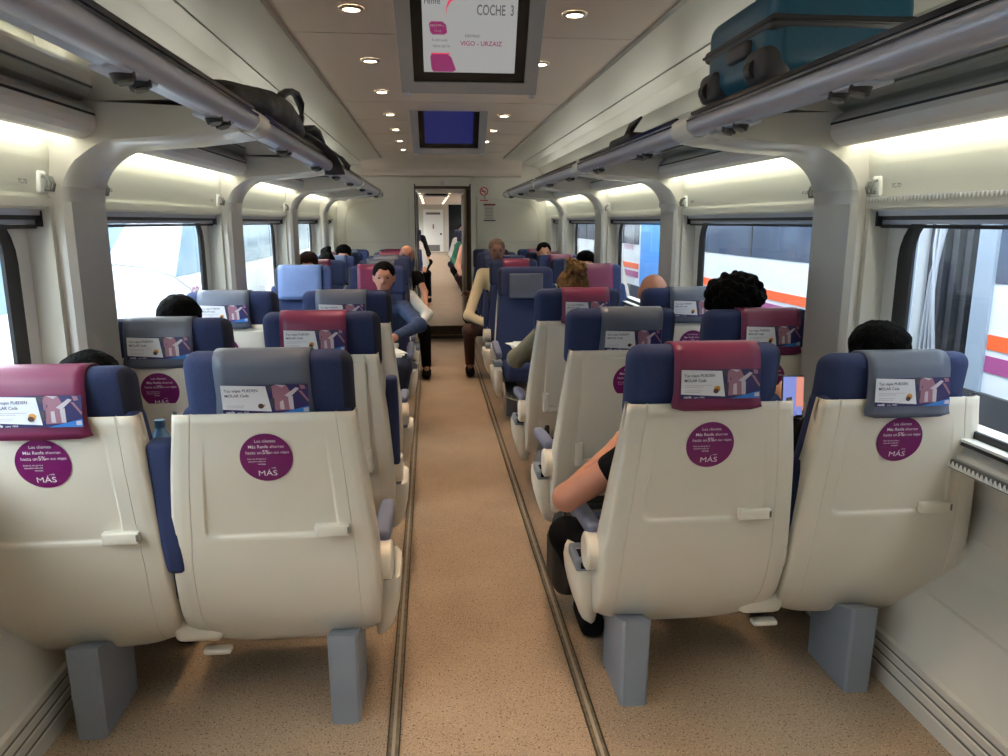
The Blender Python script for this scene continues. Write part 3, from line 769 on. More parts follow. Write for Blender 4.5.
def card_mesh(kind, zoff):
    P = cover_path(kind); zs = [p[1] for p in P[:5]]; ys = [p[0] for p in P[:5]]
    b = MB(); W, H = .237, .086
    def pt(u, v, off=0.): x = (u-.5)*W+.006; z = zoff+v*H; return (x, float(np.interp(z, zs, ys))-.006-.0025-off, z)
    def poly(pts, mi, off): b.add([pt(u, v, off) for u, v in pts], [tuple(range(len(pts)))], mi)
    def grid(u0, u1, v0, v1, mi, off, n=6):
        b.add([pt(u0+(u1-u0)*i, v0+(v1-v0)*j/n, off) for j in range(n+1) for i in (0, 1)], [(2*j, 2*j+1, 2*j+3, 2*j+2) for j in range(n)], mi)
    grid(0, 1, 0, 1, 1, 0)
    poly([(0, .17), (.56, .07), (.51, .95), (0, 1)], 0, .0006)
    poly([(.50, .98), (.60, .98), (.56, .72)], 3, .0006)
    poly([(.58, .95), (.63, 1), (.75, .98), (.80, .7), (.82, .12), (.60, .10), (.585, .5)], 4, .0006)
    poly([(.62, 1), (.70, .9), (.74, .98)], 5, .0012); poly([(.66, .50), (.70, .52), (.71, .14), (.66, .15)], 5, .0012); poly([(.76, .55), (.815, .6), (.82, .14), (.77, .14)], 5, .0012)
    poly([(.72, .62), (.86, .9), (.90, .86), (.78, .55)], 5, .0018); poly([(.88, .8), (.92, .78), (1, .45), (.99, .38)], 4, .0018)
    poly([(.9, .99), (.96, .97), (.97, .85), (.92, .83)], 4, .0018)
    poly([(.54, .5), (.60, .55), (.60, .25), (.56, .2)], 3, .0012)
    poly([(.62, .0), (1, .0), (1, .25), (.92, .2), (.8, .12)], 2, .0024); poly([(.93, .06), (.99, .06), (.99, .2), (.93, .18)], 5, .003)
    for (cx, cy, r, mi) in ((.455, .34, .042, 6), (.44, .27, .034, 7)):
        poly([(cx+r*math.cos(t), cy+r*2.6*math.sin(t)) for t in [2*PI*i/12 for i in range(12)]], mi, .0012+(mi-6)*.0006)
    def T(s_, u, v, size, mi, bold=0.):
        vs, fs = text_geo(s_, size, bold, align='LEFT')
        b.add([pt(u+p[0]/W, v+p[1]/H, .0018) for p in vs], fs, mi)
    T('Tus viajes PUEDEN', .035, .80, .0115, 8, .01); T('MOLAR Cada', .035, .63, .0115, 8, .012)
    for vv, ww in ((.46, .35), (.40, .24), (.28, .22), (.22, .2)): poly([(.04, vv), (.04+ww, vv), (.04+ww, vv+.022), (.04, vv+.022)], 5, .0012)
    T('renfe', .035, .07, .011, 9, .012); T('cero  MÁS', .16, .055, .0075, 9)
    return b.mesh('advert_card', [M['cardw'], M['cardn'], M['cardb'], M['textd'], M['cardp'], M['cardg'], M['cardo'], M['cardbr'], M['cardn'], M['textw']], recalc=False)
def cushion_mesh():
    b = MB()
    def fn(p): 
        z = p.z+.755; y = shell_y(max(.3, min(1.07, z)))+.035
        return (p.x*(hw_z(z)-.012)/.29, p.y+y+.045-.02*math.cos(p.x*7)*(p.y > 0), p.z)
    b.rbox((0, 0, .755), (.58, .09, .66), .03, 0, 3, None, fn, 5)
    return b.mesh('backrest_cushion', [M['navy']])
def seat_cushion_mesh():
    b = MB()
    def fn(p): return (p.x, p.y, p.z+.02*(p.y/.25)-.008*math.cos(p.x*8))
    b.rbox((0, .34, .405), (.50, .42, .15), .045, 0, 4, None, fn, 5)
    return b.mesh('seat_cushion', [M['navy']])
def pedestal_mesh():
    b = MB(); w, d, h = .092, .27, .318
    sec = []
    for z, e in ((0, 0), (.02, 0), (h, .002)):
        ww, y0, y1 = w/2+e, -e*3, d+e
        sec.append([(-ww+.008, y0, z), (ww-.008, y0, z), (ww, y0+.012, z), (ww, y1-.01, z), (ww-.008, y1, z), (-ww+.008, y1, z), (-ww, y1-.01, z), (-ww, y0+.012, z)])
    sec[2] = [(x, y, h-.6*max(0, min(y, .16))) for x, y, z in sec[2]]
    vs = [p for r in sec for p in r]
    b.add(vs, [(r*8+i, r*8+(i+1) % 8, (r+1)*8+(i+1) % 8, (r+1)*8+i) for r in range(2) for i in range(8)], 0)
    b.add(sec[2], [tuple(range(8))], 0)
    return b.mesh('pedestal', [M['ped'], M['grille']])
def arm_mesh():
    b = MB()
    def fn(p): return (p.x*(1-.12*(p.y > .1)), p.y, p.z-.012*(p.y/.2))
    b.rbox((0, .20, 0), (.055, .40, .05), .016, 0, 3, None, fn, 3)
    return b
def arm_wide():
    b = MB(); b.rbox((0, .22, 0), (.076, .43, .07), .022, 0, 3, None, lambda p: (p.x*(1-.25*(p.y < -.1)), p.y, p.z), 3); return b.mesh('armrest', [M['navy']])
m_armm = arm_wide()
def beam_mesh():
    b = MB(); b.rbox((0, .16, .300), (.16, .13, .09), .03, 0, 3); b.rbox((.04, .16, .195), (.09, .04, .02), .008, 0, 2); return b.mesh('cross_beam', [M['shell']])
BEAM = beam_mesh()
m_armg = arm_mesh().mesh('armrest', [M['armgrey']]); m_armn = arm_mesh().mesh('armrest', [M['navy']])
def hub_mesh():
    b = MB(); b.cyl((-.03, 0, 0), (.03, 0, 0), .064, .064, 28); b.cyl((.03, 0, 0), (.036, 0, 0), .064, .055, 28); b.cyl((-.03, 0, 0), (-.036, 0, 0), .064, .055, 28)
    return b.mesh('armrest_hub', [M['shell']])
def pod_mesh():
    # cream side panel hanging beside the shell, tapering to a point below; x<0 is towards the aisle
    b = MB()
    secs = []
    for z, xo, y0, y1 in ((.425, -.050, .15, .42), (.39, -.052, .15, .43), (.34, -.048, .155, .43), (.29, -.038, .165, .42), (.24, -.024, .18, .40), (.205, -.008, .20, .38), (.185, .004, .22, .36)):
        secs.append([(.035, y0+.01, z), (xo+.02, y0, z), (xo, y0+.03, z), (xo, y1-.05, z), (xo+.02, y1, z), (.035, y1, z)])
    n = 6; vs = [p for r in secs for p in r]
    b.add(vs, [(r*n+i, r*n+(i+1) % n, (r+1)*n+(i+1) % n, (r+1)*n+i) for r in range(len(secs)-1) for i in range(n)], 0, True)
    b.add(secs[0], [tuple(range(n))], 0); b.add(secs[-1], [tuple(range(n))], 0)
    return b.mesh('side_panel', [M['shell']])
def btn_mesh():
    b = MB(); b.rbox((-.014, .22, .447), (.075, .15, .045), .01, 0); b.box((-.018, .19, .4755), (.038, .055, .003), 1); b.box((-.018, .131, .455), (.038, .004, .022), 1); b.box((-.018, .225, .4755), (.038, .006, .004), 2)
    return b.mesh('button_panel', [M['ped'], M['blackgloss'], M['cardg']])
def foot_mesh():
    b = MB(); y = .02; 
    b.tube([(-.16, -.02, .57), (.16, -.02, .57), (.17, .0, .50), (.17, .01, .44)], .006, 6, 0)
    b.rbox((-.185, -.015, .49), (.03, .03, .13), .008, 1); b.rbox((.185, -.015, .49), (.03, .03, .13), .008, 1)
    b.rbox((0, .01, .47), (.32, .012, .14), .005, 2); b.rbox((0, -.035, .43), (.36, .03, .025), .008, 1)
    return b.mesh('footrest', [M['shell'], M['black'], M['mesh']])
def tray_mesh():
    b = MB()
    def fn(p): z = p.z+.80; return (p.x*(1.0+.05*(.8-z)), p.y+shell_y(z)-.004, p.z)
    b.rbox((0, 0, .80), (.42, .016, .49), .008, 0, 3, None, fn, 6)
    b.rbox((0, shell_y(.57)-.012, .567), (.43, .026, .035), .008, 0)
    return b.mesh('folding_tray', [M['shell']])
def tall_latch_mesh():
    b = MB(); b.rbox((0, 0, 0), (.034, .03, .11), .008, 0); return b.mesh('tray_latch', [M['shell']])
def plate_mesh(sx_):
    b = MB(); y = shell_y(.53)
    b.rbox((sx_*.276, y-.0005, .52), (.026, .008, .13), .002, 0, 2, None, lambda p: (p.x, p.y-.5*0+(-(p.z))*.22, p.z))
    return b.mesh('recline_cover', [M['shell']])
LEANW = .075
SH = {'a': shell_mesh(0.02)}; SH[1] = shell_mesh(LEANW); SH[-1] = shell_mesh(-LEANW); SH['al'] = shell_mesh(-.02)
STK, LAT, HR = sticker_mesh(), latch_mesh(), headrest_mesh()
CV = {(k_, c): cover_mesh(k_, M[m_]) for k_ in ('outside', 'inside') for c, m_ in (('magenta', 'magenta'), ('grey', 'grey'), ('blue', 'blueleather'))}
CARD = {'outside': card_mesh('outside', -.026), 'inside': card_mesh('inside', -.048)}
CUS, SC, PED, HUB, POD, BTN, FOOT, TRAY, TLAT = cushion_mesh(), seat_cushion_mesh(), pedestal_mesh(), hub_mesh(), pod_mesh(), btn_mesh(), foot_mesh(), tray_mesh(), tall_latch_mesh()
POD_L = POD.copy(); POD_L.transform(Matrix.Scale(-1, 4, (1, 0, 0))); POD_L.flip_normals()
PAD = None
def pad_mesh():
    b = MB(); b.rbox((0, .078, -.045), (.29, .022, .21), .02, 0, 3); return b.mesh('head_pad', [M['grey']])
PAD = pad_mesh()
def double_seat(s, Y0, label, group, cov_a, cov_w, arm_a='down', mid_arm='up', detail=True, flip=False, foot=False, kind_a='outside', x0=.95, z0=0, pad_a=False, latch='wide', dz_a=0., dz_w=-.037):
    rz = PI if flip else 0
    r = empty('double_seat', (s*x0, Y0, z0), rz); tag(r, label, 'train seat', group)
    q = -s if flip else s          # side in the seat's own frame
    ax, wx = -q*.300, q*.297
    if cov_a == cov_w or not detail: pass
    for nm, x in (('a', ax), ('w', wx)):
        sh = inst('seat_shell', SH['a' if q > 0 else 'al'] if nm == 'a' else SH[q], r, (x, 0, 0))
        md = sh.modifiers.new('thickness', 'SOLIDIFY'); md.thickness = .006; md.offset = 1
        lx = (0.02*q if nm == 'a' else LEANW*q)*.13
        if not flip and detail:
            inst('sticker', STK, sh, (lx, 0 if latch == 'wide' else -.0135, 0))
            if latch == 'wide': inst('tray_latch', LAT, sh, (lx+.170-.0*q, shell_y(.70)-.006, .70))
            else:
                inst('folding_tray', TRAY, sh, (lx, 0, 0)); inst('tray_latch', TLAT, sh, (lx-.20*q, shell_y(.61)-.016, .61))
            if foot: inst('footrest', FOOT, sh, (lx*2, .035, -.085))
        inst('backrest_cushion', CUS, r, (x, 0, 0))
        inst('seat_cushion', SC, r, (x, 0, 0))
        dz = dz_a if nm == 'a' else dz_w
        c = cov_a if nm == 'a' else cov_w
        hx = x+((-.010*q if nm == 'a' else 0) if Y0 < 3 else (-.028*q if nm == 'a' else -.03*q))
        inst('headrest', HR, r, (hx, -.045, 1.121+dz))
        kk = kind_a if nm == 'a' else 'outside'
        if pad_a and nm == 'a':
            o = inst('head_pad', PAD, r, (hx+.0*q, -.045, 1.135+dz)); o['label'] = 'slate grey head pad'
        else:
            cx = x+.003
            cvo = inst('headrest_cover', CV[(kk, c)], r, (cx, -.045, 1.121+dz)); cvo['label'] = {'magenta': 'magenta headrest cover', 'grey': 'slate grey headrest cover', 'blue': 'pale blue headrest cover'}[c]
            if c == 'blue': cvo.scale = (1.35, 1.02, 1.0)
            if detail and not flip: inst('advert_card', CARD[kk], cvo)
        inst('pedestal', PED, r, ((-.472*q if nm == 'a' else .32*q), 0, 0))
    # armrests
    AX = ax-q*.325*1.0
    def arm(x, st, hub=True):
        if st == 'down': inst('armrest', m_armg, r, (x, .10, .585), (math.radians(-2), 0, 0))
        elif st == 'up': inst('armrest', m_armn, r, (x, .065, .56), (math.radians(98), 0, 0))
        if hub: inst('armrest_hub', HUB, r, (x+.0, .10, .525))
    arm(ax-q*.298, arm_a)
    if mid_arm != 'none':
        o = inst('armrest', m_armm, r, (q*.004, .0, .56), (math.radians(97), 0, 0)); inst('armrest_hub', HUB, r, (0, .10, .50))
    else: inst('armrest_hub', HUB, r, (0, .07, .52))
    inst('cross_beam', BEAM, r, (0, 0, 0))
    inst('armrest_hub', HUB, r, (wx+q*.350, .055, .50))
    pod = inst('side_panel', POD if q > 0 else POD_L, r, (ax-q*.30, 0, 0))
    inst('button_panel', BTN, pod)
    b = None
    return r
def lab(row, s, txt): return txt
G1 = 'double seats facing away from the camera'; G2 = 'double seats facing the camera'
double_seat(1, 2.2, 'nearest double seat on the right, magenta cover by the aisle, grey by the window', G1, 'magenta', 'grey', 'down', 'none', dz_a=0)
double_seat(-1, 2.2, 'nearest double seat on the left, grey cover by the aisle, magenta by the window', G1, 'grey', 'magenta', 'down', 'up', kind_a='inside', dz_a=0)
double_seat(1, 3.14, 'second double seat on the right, grey cover by the aisle, behind the nearest right pair', G1, 'grey', 'magenta', 'down', 'none', foot=True, latch='tall', kind_a='inside', dz_w=-.01)
double_seat(-1, 3.14, 'second double seat on the left, magenta cover by the aisle and raised aisle armrest', G1, 'magenta', 'grey', 'up', 'none', foot=True, latch='tall', dz_w=-.02)
double_seat(1, 4.1, 'third double seat on the right, magenta cover by the aisle, before the table', G1, 'magenta', 'grey', 'down', 'none', foot=True, latch='tall', dz_w=0)
double_seat(-1, 4.1, 'third double seat on the left, both covers grey, before the table', G1, 'grey', 'grey', 'down', 'none', foot=True, latch='tall', dz_w=0)
FR = [6.35, 7.28, 8.21, 9.14, 10.07]
rc = [('grey', 'magenta', True), ('magenta', 'grey', False), ('grey', 'magenta', True), ('grey', 'magenta', True), ('grey', 'magenta', False)]
lc = [('magenta', 'blue', False), ('grey', 'magenta', False), ('grey', 'blue', False), ('magenta', 'magenta', False), ('magenta', 'grey', False)]
names = ['first', 'second', 'third', 'fourth', 'last']
for i, Y in enumerate(FR):
    c = rc[i]; double_seat(1, Y, f'{names[i]} double seat facing the camera on the right, beyond the table' if i == 0 else f'{names[i]} right double seat facing the camera, counted from the table', G2, c[0], c[1], 'up' if i in (1, 2) else 'down', 'none', flip=True, pad_a=c[2], dz_a=(-.02 if i == 0 else 0), dz_w=0)
    c = lc[i]; double_seat(-1, Y, f'{names[i]} double seat facing the camera on the left, pale blue cover by the window' if i == 0 else f'{names[i]} left double seat facing the camera, counted from the table', G2, c[0], c[1], 'down', 'none', flip=True, dz_w=0)
# ------------------------------------------------------------------ tables between the facing seats
for s in (-1, 1):
    r = empty('table', (s*.93, 5.2, 0)); tag(r, f'pale fixed table between the facing seats on the {SIDE[s]}', 'table', 'fixed tables')
    b = MB(); b.rbox((0, 0, .715), (1.02, .62, .028), .012, 0, 3); b.obj('table_top', M['table'], r)
    b = MB(); b.rbox((0, 0, .685), (.92, .10, .034), .008, 0); b.rbox((-s*.44, 0, .675), (.10, .34, .05), .01, 0); b.obj('support_beam', M['blackgloss'], r)
    b = MB(); b.cyl((-s*.36, 0, 0), (-s*.36, 0, .67), .035, .032, 20); b.cyl((-s*.36, 0, 0), (-s*.36, 0, .015), .06, .055, 20); b.obj('leg', M['tablegrey'], r)
# papers on the right table
b = MB()
for i in range(5): b.rbox((.47+.01*(i % 2), 5.03+.012*i, .7345+i*.008), (.20, .28, .006), .002, 0, 2, Matrix.Rotation(.15*i-.3, 3, 'Z'))
tag(b.obj('paper_stack', M['paper']), 'untidy stack of white papers on the aisle end of the right table', 'papers')
b = MB()
for i in range(3): b.rbox((-.46, 4.98+.01*i, .734+i*.008), (.17, .22, .006), .002, 0, 2, Matrix.Rotation(.2*i, 3, 'Z'))
tag(b.obj('folded_paper', M['paper']), 'white folded papers on the aisle end of the left table', 'papers')
# ------------------------------------------------------------------ luggage
def suitcase():
    r = empty('suitcase', (1.015, 2.45, 1.992)); tag(r, 'teal hard suitcase lying across the right luggage rack', 'suitcase')
    b = MB(); b.rbox((0, 0, .145), (.44, .53, .255), .055, 0, 5, None, None, 3); b.obj('case_body', M['teal'], r)
    b = MB(); b.rbox((0, 0, .165), (.452, .542, .044), .02, 0, 3); b.rbox((0, 0, .165), (.458, .548, .010), .005, 1, 2)
    b.obj('zip_band', [M['zip'], M['black']], r)
    for y in (-.19, .19):
        b = MB(); b.rbox((-.195, y, .055), (.10, .14, .10), .03, 0, 3); b.obj('corner_guard', M['zip'], r)
        b = MB(); b.cyl((-.232, y-.02, .045), (-.232, y+.02, .045), .028, .028, 20); b.cyl((-.232, y-.022, .045), (-.232, y+.022, .045), .011, .011, 12, 1); b.obj('wheel', [M['black'], M['tv']], r)
    b = MB(); b.rbox((-.20, -.05, .12), (.08, .16, .05), .015, 0, 2); b.obj('base_plate', M['zip'], r)
    b = MB(); b.rbox((-.1, -.03, .278), (.10, .11, .03), .01, 0); b.tube([(.05, -.12, .27), (.05, -.11, .295), (.05, .11, .295), (.05, .12, .27)], .009, 8, 0); b.obj('top_handle', M['black'], r)
    b = MB()
    for x in (.0, .09, .17): b.rbox((x, 0, .273), (.022, .44, .012), .005, 0)
    b.obj('rib', M['teal'], r)
suitcase()
def backpack():
    r = empty('backpack', (-.95, 3.42, 1.972)); tag(r, 'black backpack with dangling straps on the left luggage rack', 'backpack')
    pr = [('e', (0.02, -.15, .075), (.15, .46, .075), (.004, 20)), ('e', (.07, .12, .10), (.12, .33, .075), (.004, 24)), ('e', (.10, .42, .06), (.08, .22, .055), (.003, 30))]
    sdf_obj('bag_body', pr, M['bag'], r, .012, .05)
    def strap(name, pts, w, th, m=M['bag']):
        b = MB(); P = [Vector(p) for p in pts]; vs = []
        for i, p in enumerate(P):
            d = (P[min(i+1, len(P)-1)]-P[max(i-1, 0)]).normalized(); sd = d.cross(Vector((0, .35, 1) if abs(d.z) < .8 else (1, 0, 0))).normalized()
            nn = d.cross(sd).normalized()
            ww = w[i] if isinstance(w, list) else w
            for a, c in ((-1, -1), (1, -1), (1, 1), (-1, 1)): vs.append(p+sd*(ww/2*a)+nn*(th/2*c))
        n = len(P); b.add(vs, [(i*4+k_, i*4+(k_+1) % 4, (i+1)*4+(k_+1) % 4, (i+1)*4+k_) for i in range(n-1) for k_ in range(4)]+[(0, 1, 2, 3), (n*4-4, n*4-3, n*4-2, n*4-1)], 0, True)
        return b.obj(name, m, r)
    strap('carry_loop', [(.12, .05, .10), (.13, .18, .18), (.135, .34, .225), (.14, .50, .235), (.145, .60, .20), (.145, .62, .15), (.14, .56, .10), (.13, .45, .07)], .035, .02)
    strap('shoulder_strap', [(.12, .50, .07), (.15, .80, .06), (.170, 1.05, .045), (.19, 1.2, .01), (.20, 1.3, -.03), (.205, 1.38, -.085)], [.05, .06, .07, .09, .10, .12], .014)
    strap('buckle_strap', [(.13, .62, .08), (.145, .80, .115), (.15, .98, .11), (.155, 1.12, .06)], .07, .025)
    strap('webbing', [(.15, 1.1, .05), (.17, 1.5, .06), (.185, 1.9, .05), (.195, 2.3, .0), (.195, 2.35, .03), (.18, 2.0, .06), (.16, 1.5, .055)], .02, .006)
backpack()
b = MB(); b.rbox((.84, 3.85, 1.99), (.14, .42, .06), .025, 0, 3); b.tube([(.80, 3.8, 2.0), (.79, 3.66, 2.045), (.79, 3.5, 2.065)], [.02, .018, .006], 8, 0)
tag(b.obj('small_bag', M['bag']), 'small black bag with an upright strap on the right rack beyond the suitcase', 'bag')
# ------------------------------------------------------------------ people
def hand_prims(w, d, side, curl=.3, up=(0, 0, 1)):
    # palm and five separate fingers; w wrist, d direction, side = direction of the thumb
    w = Vector(w); d = Vector(d).normalized(); t = Vector(side); t = (t-d*t.dot(d)).normalized(); n = d.cross(t)
    if n.dot(Vector(up)) < 0: n = -n
    P = [('c', tuple(w), tuple(w+d*.05), .026, .030), ('c', tuple(w+d*.05+t*.018), tuple(w+d*.08+t*.02), .016, .014), ('c', tuple(w+d*.05-t*.018), tuple(w+d*.078-t*.022), .016, .013)]
    for i, ln in enumerate((.068, .078, .072, .055)):
        b0 = w+d*.085+t*(.030-.020*i); b1 = b0+d*(ln*.5)-n*(ln*.5*curl*.5); b2 = b1+d*(ln*.5*(1-curl*.5))-n*(ln*.5*curl)
        P += [('c', tuple(b0-d*.01), tuple(b1), .0095, .009), ('c', tuple(b1), tuple(b2), .009, .0075)]
    b0 = w+d*.03+t*.025; b1 = b0+d*.03+t*.026-n*.008; b2 = b1+d*.03+t*.006-n*.006
    P += [('c', tuple(b0), tuple(b1), .013, .0105), ('c', tuple(b1), tuple(b2), .0105, .0085)]
    return P
def person(label, loc, rz, head=(0, .12, 1.21), skin='skin', top='cblack', legs='cblack', hair=('short', 'hairb'), L=None, R=None, kneeL=(-.11, .58, .50), kneeR=(.11, .58, .50), footL=(-.11, .60, .07), footR=(.11, .60, .07), h=.012, sleeves=True, armr=1., tilt=0, group='passengers', z0=0, shoes='cblack', face=True):
    r = empty('person', (loc[0], loc[1], z0), rz); tag(r, label, 'person', group)
    hx, hy, hz = head
    nb = (hx*.6, hy*.75+.01, hz-.20); ch = (hx*.35, .15, hz-.38); pel = (0, .17, .50)
    sh = {-1: (nb[0]-.175, nb[1]+.02, nb[2]-.045), 1: (nb[0]+.175, nb[1]+.02, nb[2]-.045)}
    L = L or ((sh[-1][0]-.06, .16, .70), (-.10, .40, .63)); R = R or ((sh[1][0]+.06, .16, .70), (.10, .40, .63))
    arms = {-1: L, 1: R}
    B = []
    # head with a face
    B += [('e', (hx, hy-.005, hz+.025), (.076, .094, .088)), ('e', (hx, hy+.02, hz-.03), (.064, .075, .072)), ('e', (hx, hy+.045, hz-.075), (.040, .040, .032)),
          ('c', (hx, hy+.088, hz+.012), (hx, hy+.106, hz-.022), .008, .012), ('c', (hx-.03, hy+.078, hz+.03), (hx+.03, hy+.078, hz+.03), .012, .012),
          ('c', (hx-.02, hy+.084, hz-.052), (hx+.02, hy+.084, hz-.052), .007, .007),
          ('e', (hx-.078, hy-.005, hz), (.012, .020, .030)), ('e', (hx+.078, hy-.005, hz), (.012, .020, .030)),
          ('c', nb, (hx, hy-.015, hz-.05), .052, .050)]
    B += [('e', (ch[0], ch[1], ch[2]+.05), (.145, .09, .16)), ('c', (sh[-1][0]*.8, sh[-1][1], sh[-1][2]), (sh[1][0]*.8, sh[1][1], sh[1][2]), .045, .045), ('c', ch, pel, .10, .115)]
    T = [('c', (sh[-1][0]*.9, sh[-1][1], sh[-1][2]), (sh[1][0]*.9, sh[1][1], sh[1][2]), .062, .062), ('e', (ch[0], ch[1], ch[2]+.05), (.175, .115, .19)), ('c', (ch[0], ch[1], ch[2]-.02), (pel[0], pel[1], pel[2]+.04), .13, .145), ('c', (nb[0], nb[1], nb[2]-.02), (nb[0], nb[1], nb[2]+.005), .066, .060)]
    for sd in (-1, 1):
        e, w = arms[sd]; s_ = sh[sd]
        B += [('c', s_, e, .043*armr, .038*armr), ('c', e, w, .036*armr, .024*min(armr, 1.15))]
        dv = Vector(w)-Vector(e); B += hand_prims(w, dv, Vector((-sd, .2, .3)), .35)
        wl = Vector(e).lerp(Vector(w), .93 if sleeves else 0)
        if sleeves: T += [('c', s_, e, .062, .050), ('c', e, tuple(wl), .052, .038)]
        else: T += [('c', s_, tuple(Vector(s_).lerp(Vector(e), .32)), .062, .058)]
    Lg = [('e', (0, .18, .50), (.175, .13, .11))]
    for sd, kn, ft in ((-1, kneeL, footL), (1, kneeR, footR)):
        hp = (sd*.09, .2, .50); an = (ft[0], ft[1], ft[2]+.05)
        B += [('c', hp, kn, .065, .05), ('c', kn, an, .045, .032), ('c', an, (ft[0], ft[1]+.12, ft[2]-.02), .03, .022)]
        Lg += [('c', hp, kn, .088, .066), ('c', kn, (an[0], an[1], an[2]+.01), .064, .05)]
    sdf_obj('body', B, M[skin], r, h, .018)
    sdf_obj('jacket' if sleeves else 't_shirt', T, M[top], r, max(h, .011), .035)
    sdf_obj('trousers', Lg, M[legs], r, max(h, .012), .03)
    for ft in (footL, footR):
        b = MB()
        def fn(p): return (p.x*(1-.25*(p.y > .06)), p.y, p.z*(1-.35*max(0, p.y)/.13)-.0*p.z)
        b.rbox((ft[0], ft[1]+.05, .047+max(0, ft[2]-.07)), (.095, .27, .09), .035, 0, 3, None, fn, 3); b.obj('shoe', M[shoes], r)
    if face:
        for sd in (-1, 1):
            b = MB(); b.rbox((hx+sd*.030, hy+.083, hz+.008), (.020, .012, .012), .0055, 0, 3); b.obj('eye', M['eye'], r)
    kind, hm_ = hair; Hm = M[hm_]
    if kind == 'short': H = [('e', (hx, hy-.02, hz+.045), (.088, .098, .088), (.004, 90)), ('e', (hx, hy-.055, hz-.005), (.08, .06, .075), (.004, 90))]
    elif kind == 'fringe': H = [('e', (hx, hy-.005, hz+.06), (.090, .104, .078), (.004, 90)), ('e', (hx, hy-.055, hz-.005), (.085, .06, .09), (.004, 90)), ('e', (hx-.07, hy, hz-.02), (.02, .05, .07)), ('e', (hx+.07, hy, hz-.02), (.02, .05, .07))]
    elif kind == 'long': H = [('e', (hx, hy-.02, hz+.045), (.092, .102, .09), (.004, 80)), ('c', (hx-.05, hy-.06, hz), (hx-.09, hy-.04, hz-.22), .05, .04), ('c', (hx+.05, hy-.06, hz), (hx+.07, hy-.05, hz-.24), .05, .04), ('c', (hx, hy-.07, hz), (hx, hy-.08, hz-.26), .06, .04)]
    elif kind == 'afro':
        H = []; rg = random.Random(3)
        H.append(('e', (hx, hy-.025, hz+.055), (.118, .115, .10)))
        for i in range(150):
            t = rg.uniform(0, 2*PI); ph = math.acos(rg.uniform(-.55, 1))
            H.append(('e', (hx+.122*math.sin(ph)*math.cos(t), hy-.025+.118*math.sin(ph)*math.sin(t)*(1 if math.sin(t) < 0 else .62), hz+.05+.105*math.cos(ph)), (rg.uniform(.012, .022),)*3))
    elif kind == 'bun': H = [('e', (hx, hy-.015, hz+.045), (.090, .100, .086), (.006, 75)), ('e', (hx, hy-.06, hz-.01), (.082, .06, .08), (.006, 75)), ('e', (hx+.01, hy-.06, hz+.13), (.058, .055, .05), (.010, 85)), ('e', (hx-.02, hy-.05, hz+.17), (.03, .03, .025), (.006, 95))]
    elif kind == 'bald': H = [('e', (hx, hy-.06, hz-.03), (.078, .045, .045), (.003, 90))]
    if kind == 'afro': sdf_obj('hair', H, Hm, r, .006, .006)
    else: sdf_obj('hair', H, Hm, r, .008 if h < .014 else .011, .012)
    return r
# passengers facing away (local +y is away from the camera)
pa = person('person in black at the nearest right aisle seat, bare arm over the armrest', (.65, 2.2), 0, head=(0.03, .16, 1.08), skin='skinp', top='cblack', legs='cblack', hair=('long', 'hairbr'), sleeves=False,
       armr=1.25, L=((-.375, .215, .67), (-.15, .44, .78)), R=((.26, .22, .72), (.10, .40, .80)), kneeL=(-.315, .52, .40), footL=(-.22, .50, .07), h=.008)
b = MB(); rgr = random.Random(5)
for i in range(7):
    x = -.215+.012*i; b.tube([(x+.06, .10, .95), (x+.02+rgr.uniform(-.01, .01), .15, .84), (x-.02+rgr.uniform(-.015, .015), .19, .74), (x+.0, .22, .62+rgr.uniform(-.02, .03))], [.014, .013, .010, .002], 6)
b.obj('hair_strand', M['hairbr'], pa)
b = MB()
def fb(p): return (p.x*(1-.3*(p.z > .05)), p.y, p.z)
b.rbox((.36, 2.86, .26), (.14, .26, .30), .06, 0, 4, None, fb, 3); b.tube([(.34, 2.78, .38), (.33, 2.80, .47), (.36, 2.90, .47), (.36, 2.95, .38)], .011, 8)
b.tube([(.40, 2.72, .10), (.39, 2.68, .04), (.42, 2.66, .012), (.47, 2.70, .01)], .006, 6)
tag(b.obj('black_bag', M['bag']), 'soft black bag on the floor beside the nearest right aisle passenger', 'bag')
pb = person('person with straight black hair in the nearest right window seat, holding a phone', (1.25, 2.2), 0, head=(.03, .10, 1.15), skin='skin', top='cblack', legs='cblack', hair=('fringe', 'hairb'), L=((-.16, .20, .74), (-.16, .27, .90)), h=.009)
r = empty('smartphone', (1.082, 2.46, 1.0)); tag(r, 'smartphone with a blue and orange lit screen between the two nearest right seats', 'phone')
b = MB(); b.rbox((0, 0, 0), (.076, .009, .15), .004, 0); b.obj('phone_body', M['phone'], r)
b = MB(); b.box((-.012, -.005, 0), (.045, .001, .138), 0); b.box((.0235, -.005, .01), (.025, .001, .118), 1); b.box((0.022, -.0052, -.05), (.02, .001, .03), 0); b.obj('screen', [M['pscr'], M['pscr2']], r)
r.rotation_euler = (math.radians(-8), 0, math.radians(-8))
person('person with a big curly black afro in the second right window seat', (1.24, 3.14), 0, head=(-.075, .11, 1.222), skin='skind', top='cnavy', legs='cblack', hair=('afro', 'hairb'), h=.012)
person('bald person in the third right window seat', (1.25, 4.1), 0, head=(-.16, .11, 1.195), skin='skinp', top='cwhite', legs='cnavy', hair=('bald', 'hairg'))
person('person with braided blonde hair in a bun and an olive sleeve, third right aisle seat', (.65, 4.1), 0, head=(-.03, .10, 1.215), skin='skin', top='colive', legs='cdenim', hair=('bun', 'hairbl'), L=((-.325, .30, .80), (-.17, .70, .765)), R=((.22, .3, .78), (.0, .66, .765)))
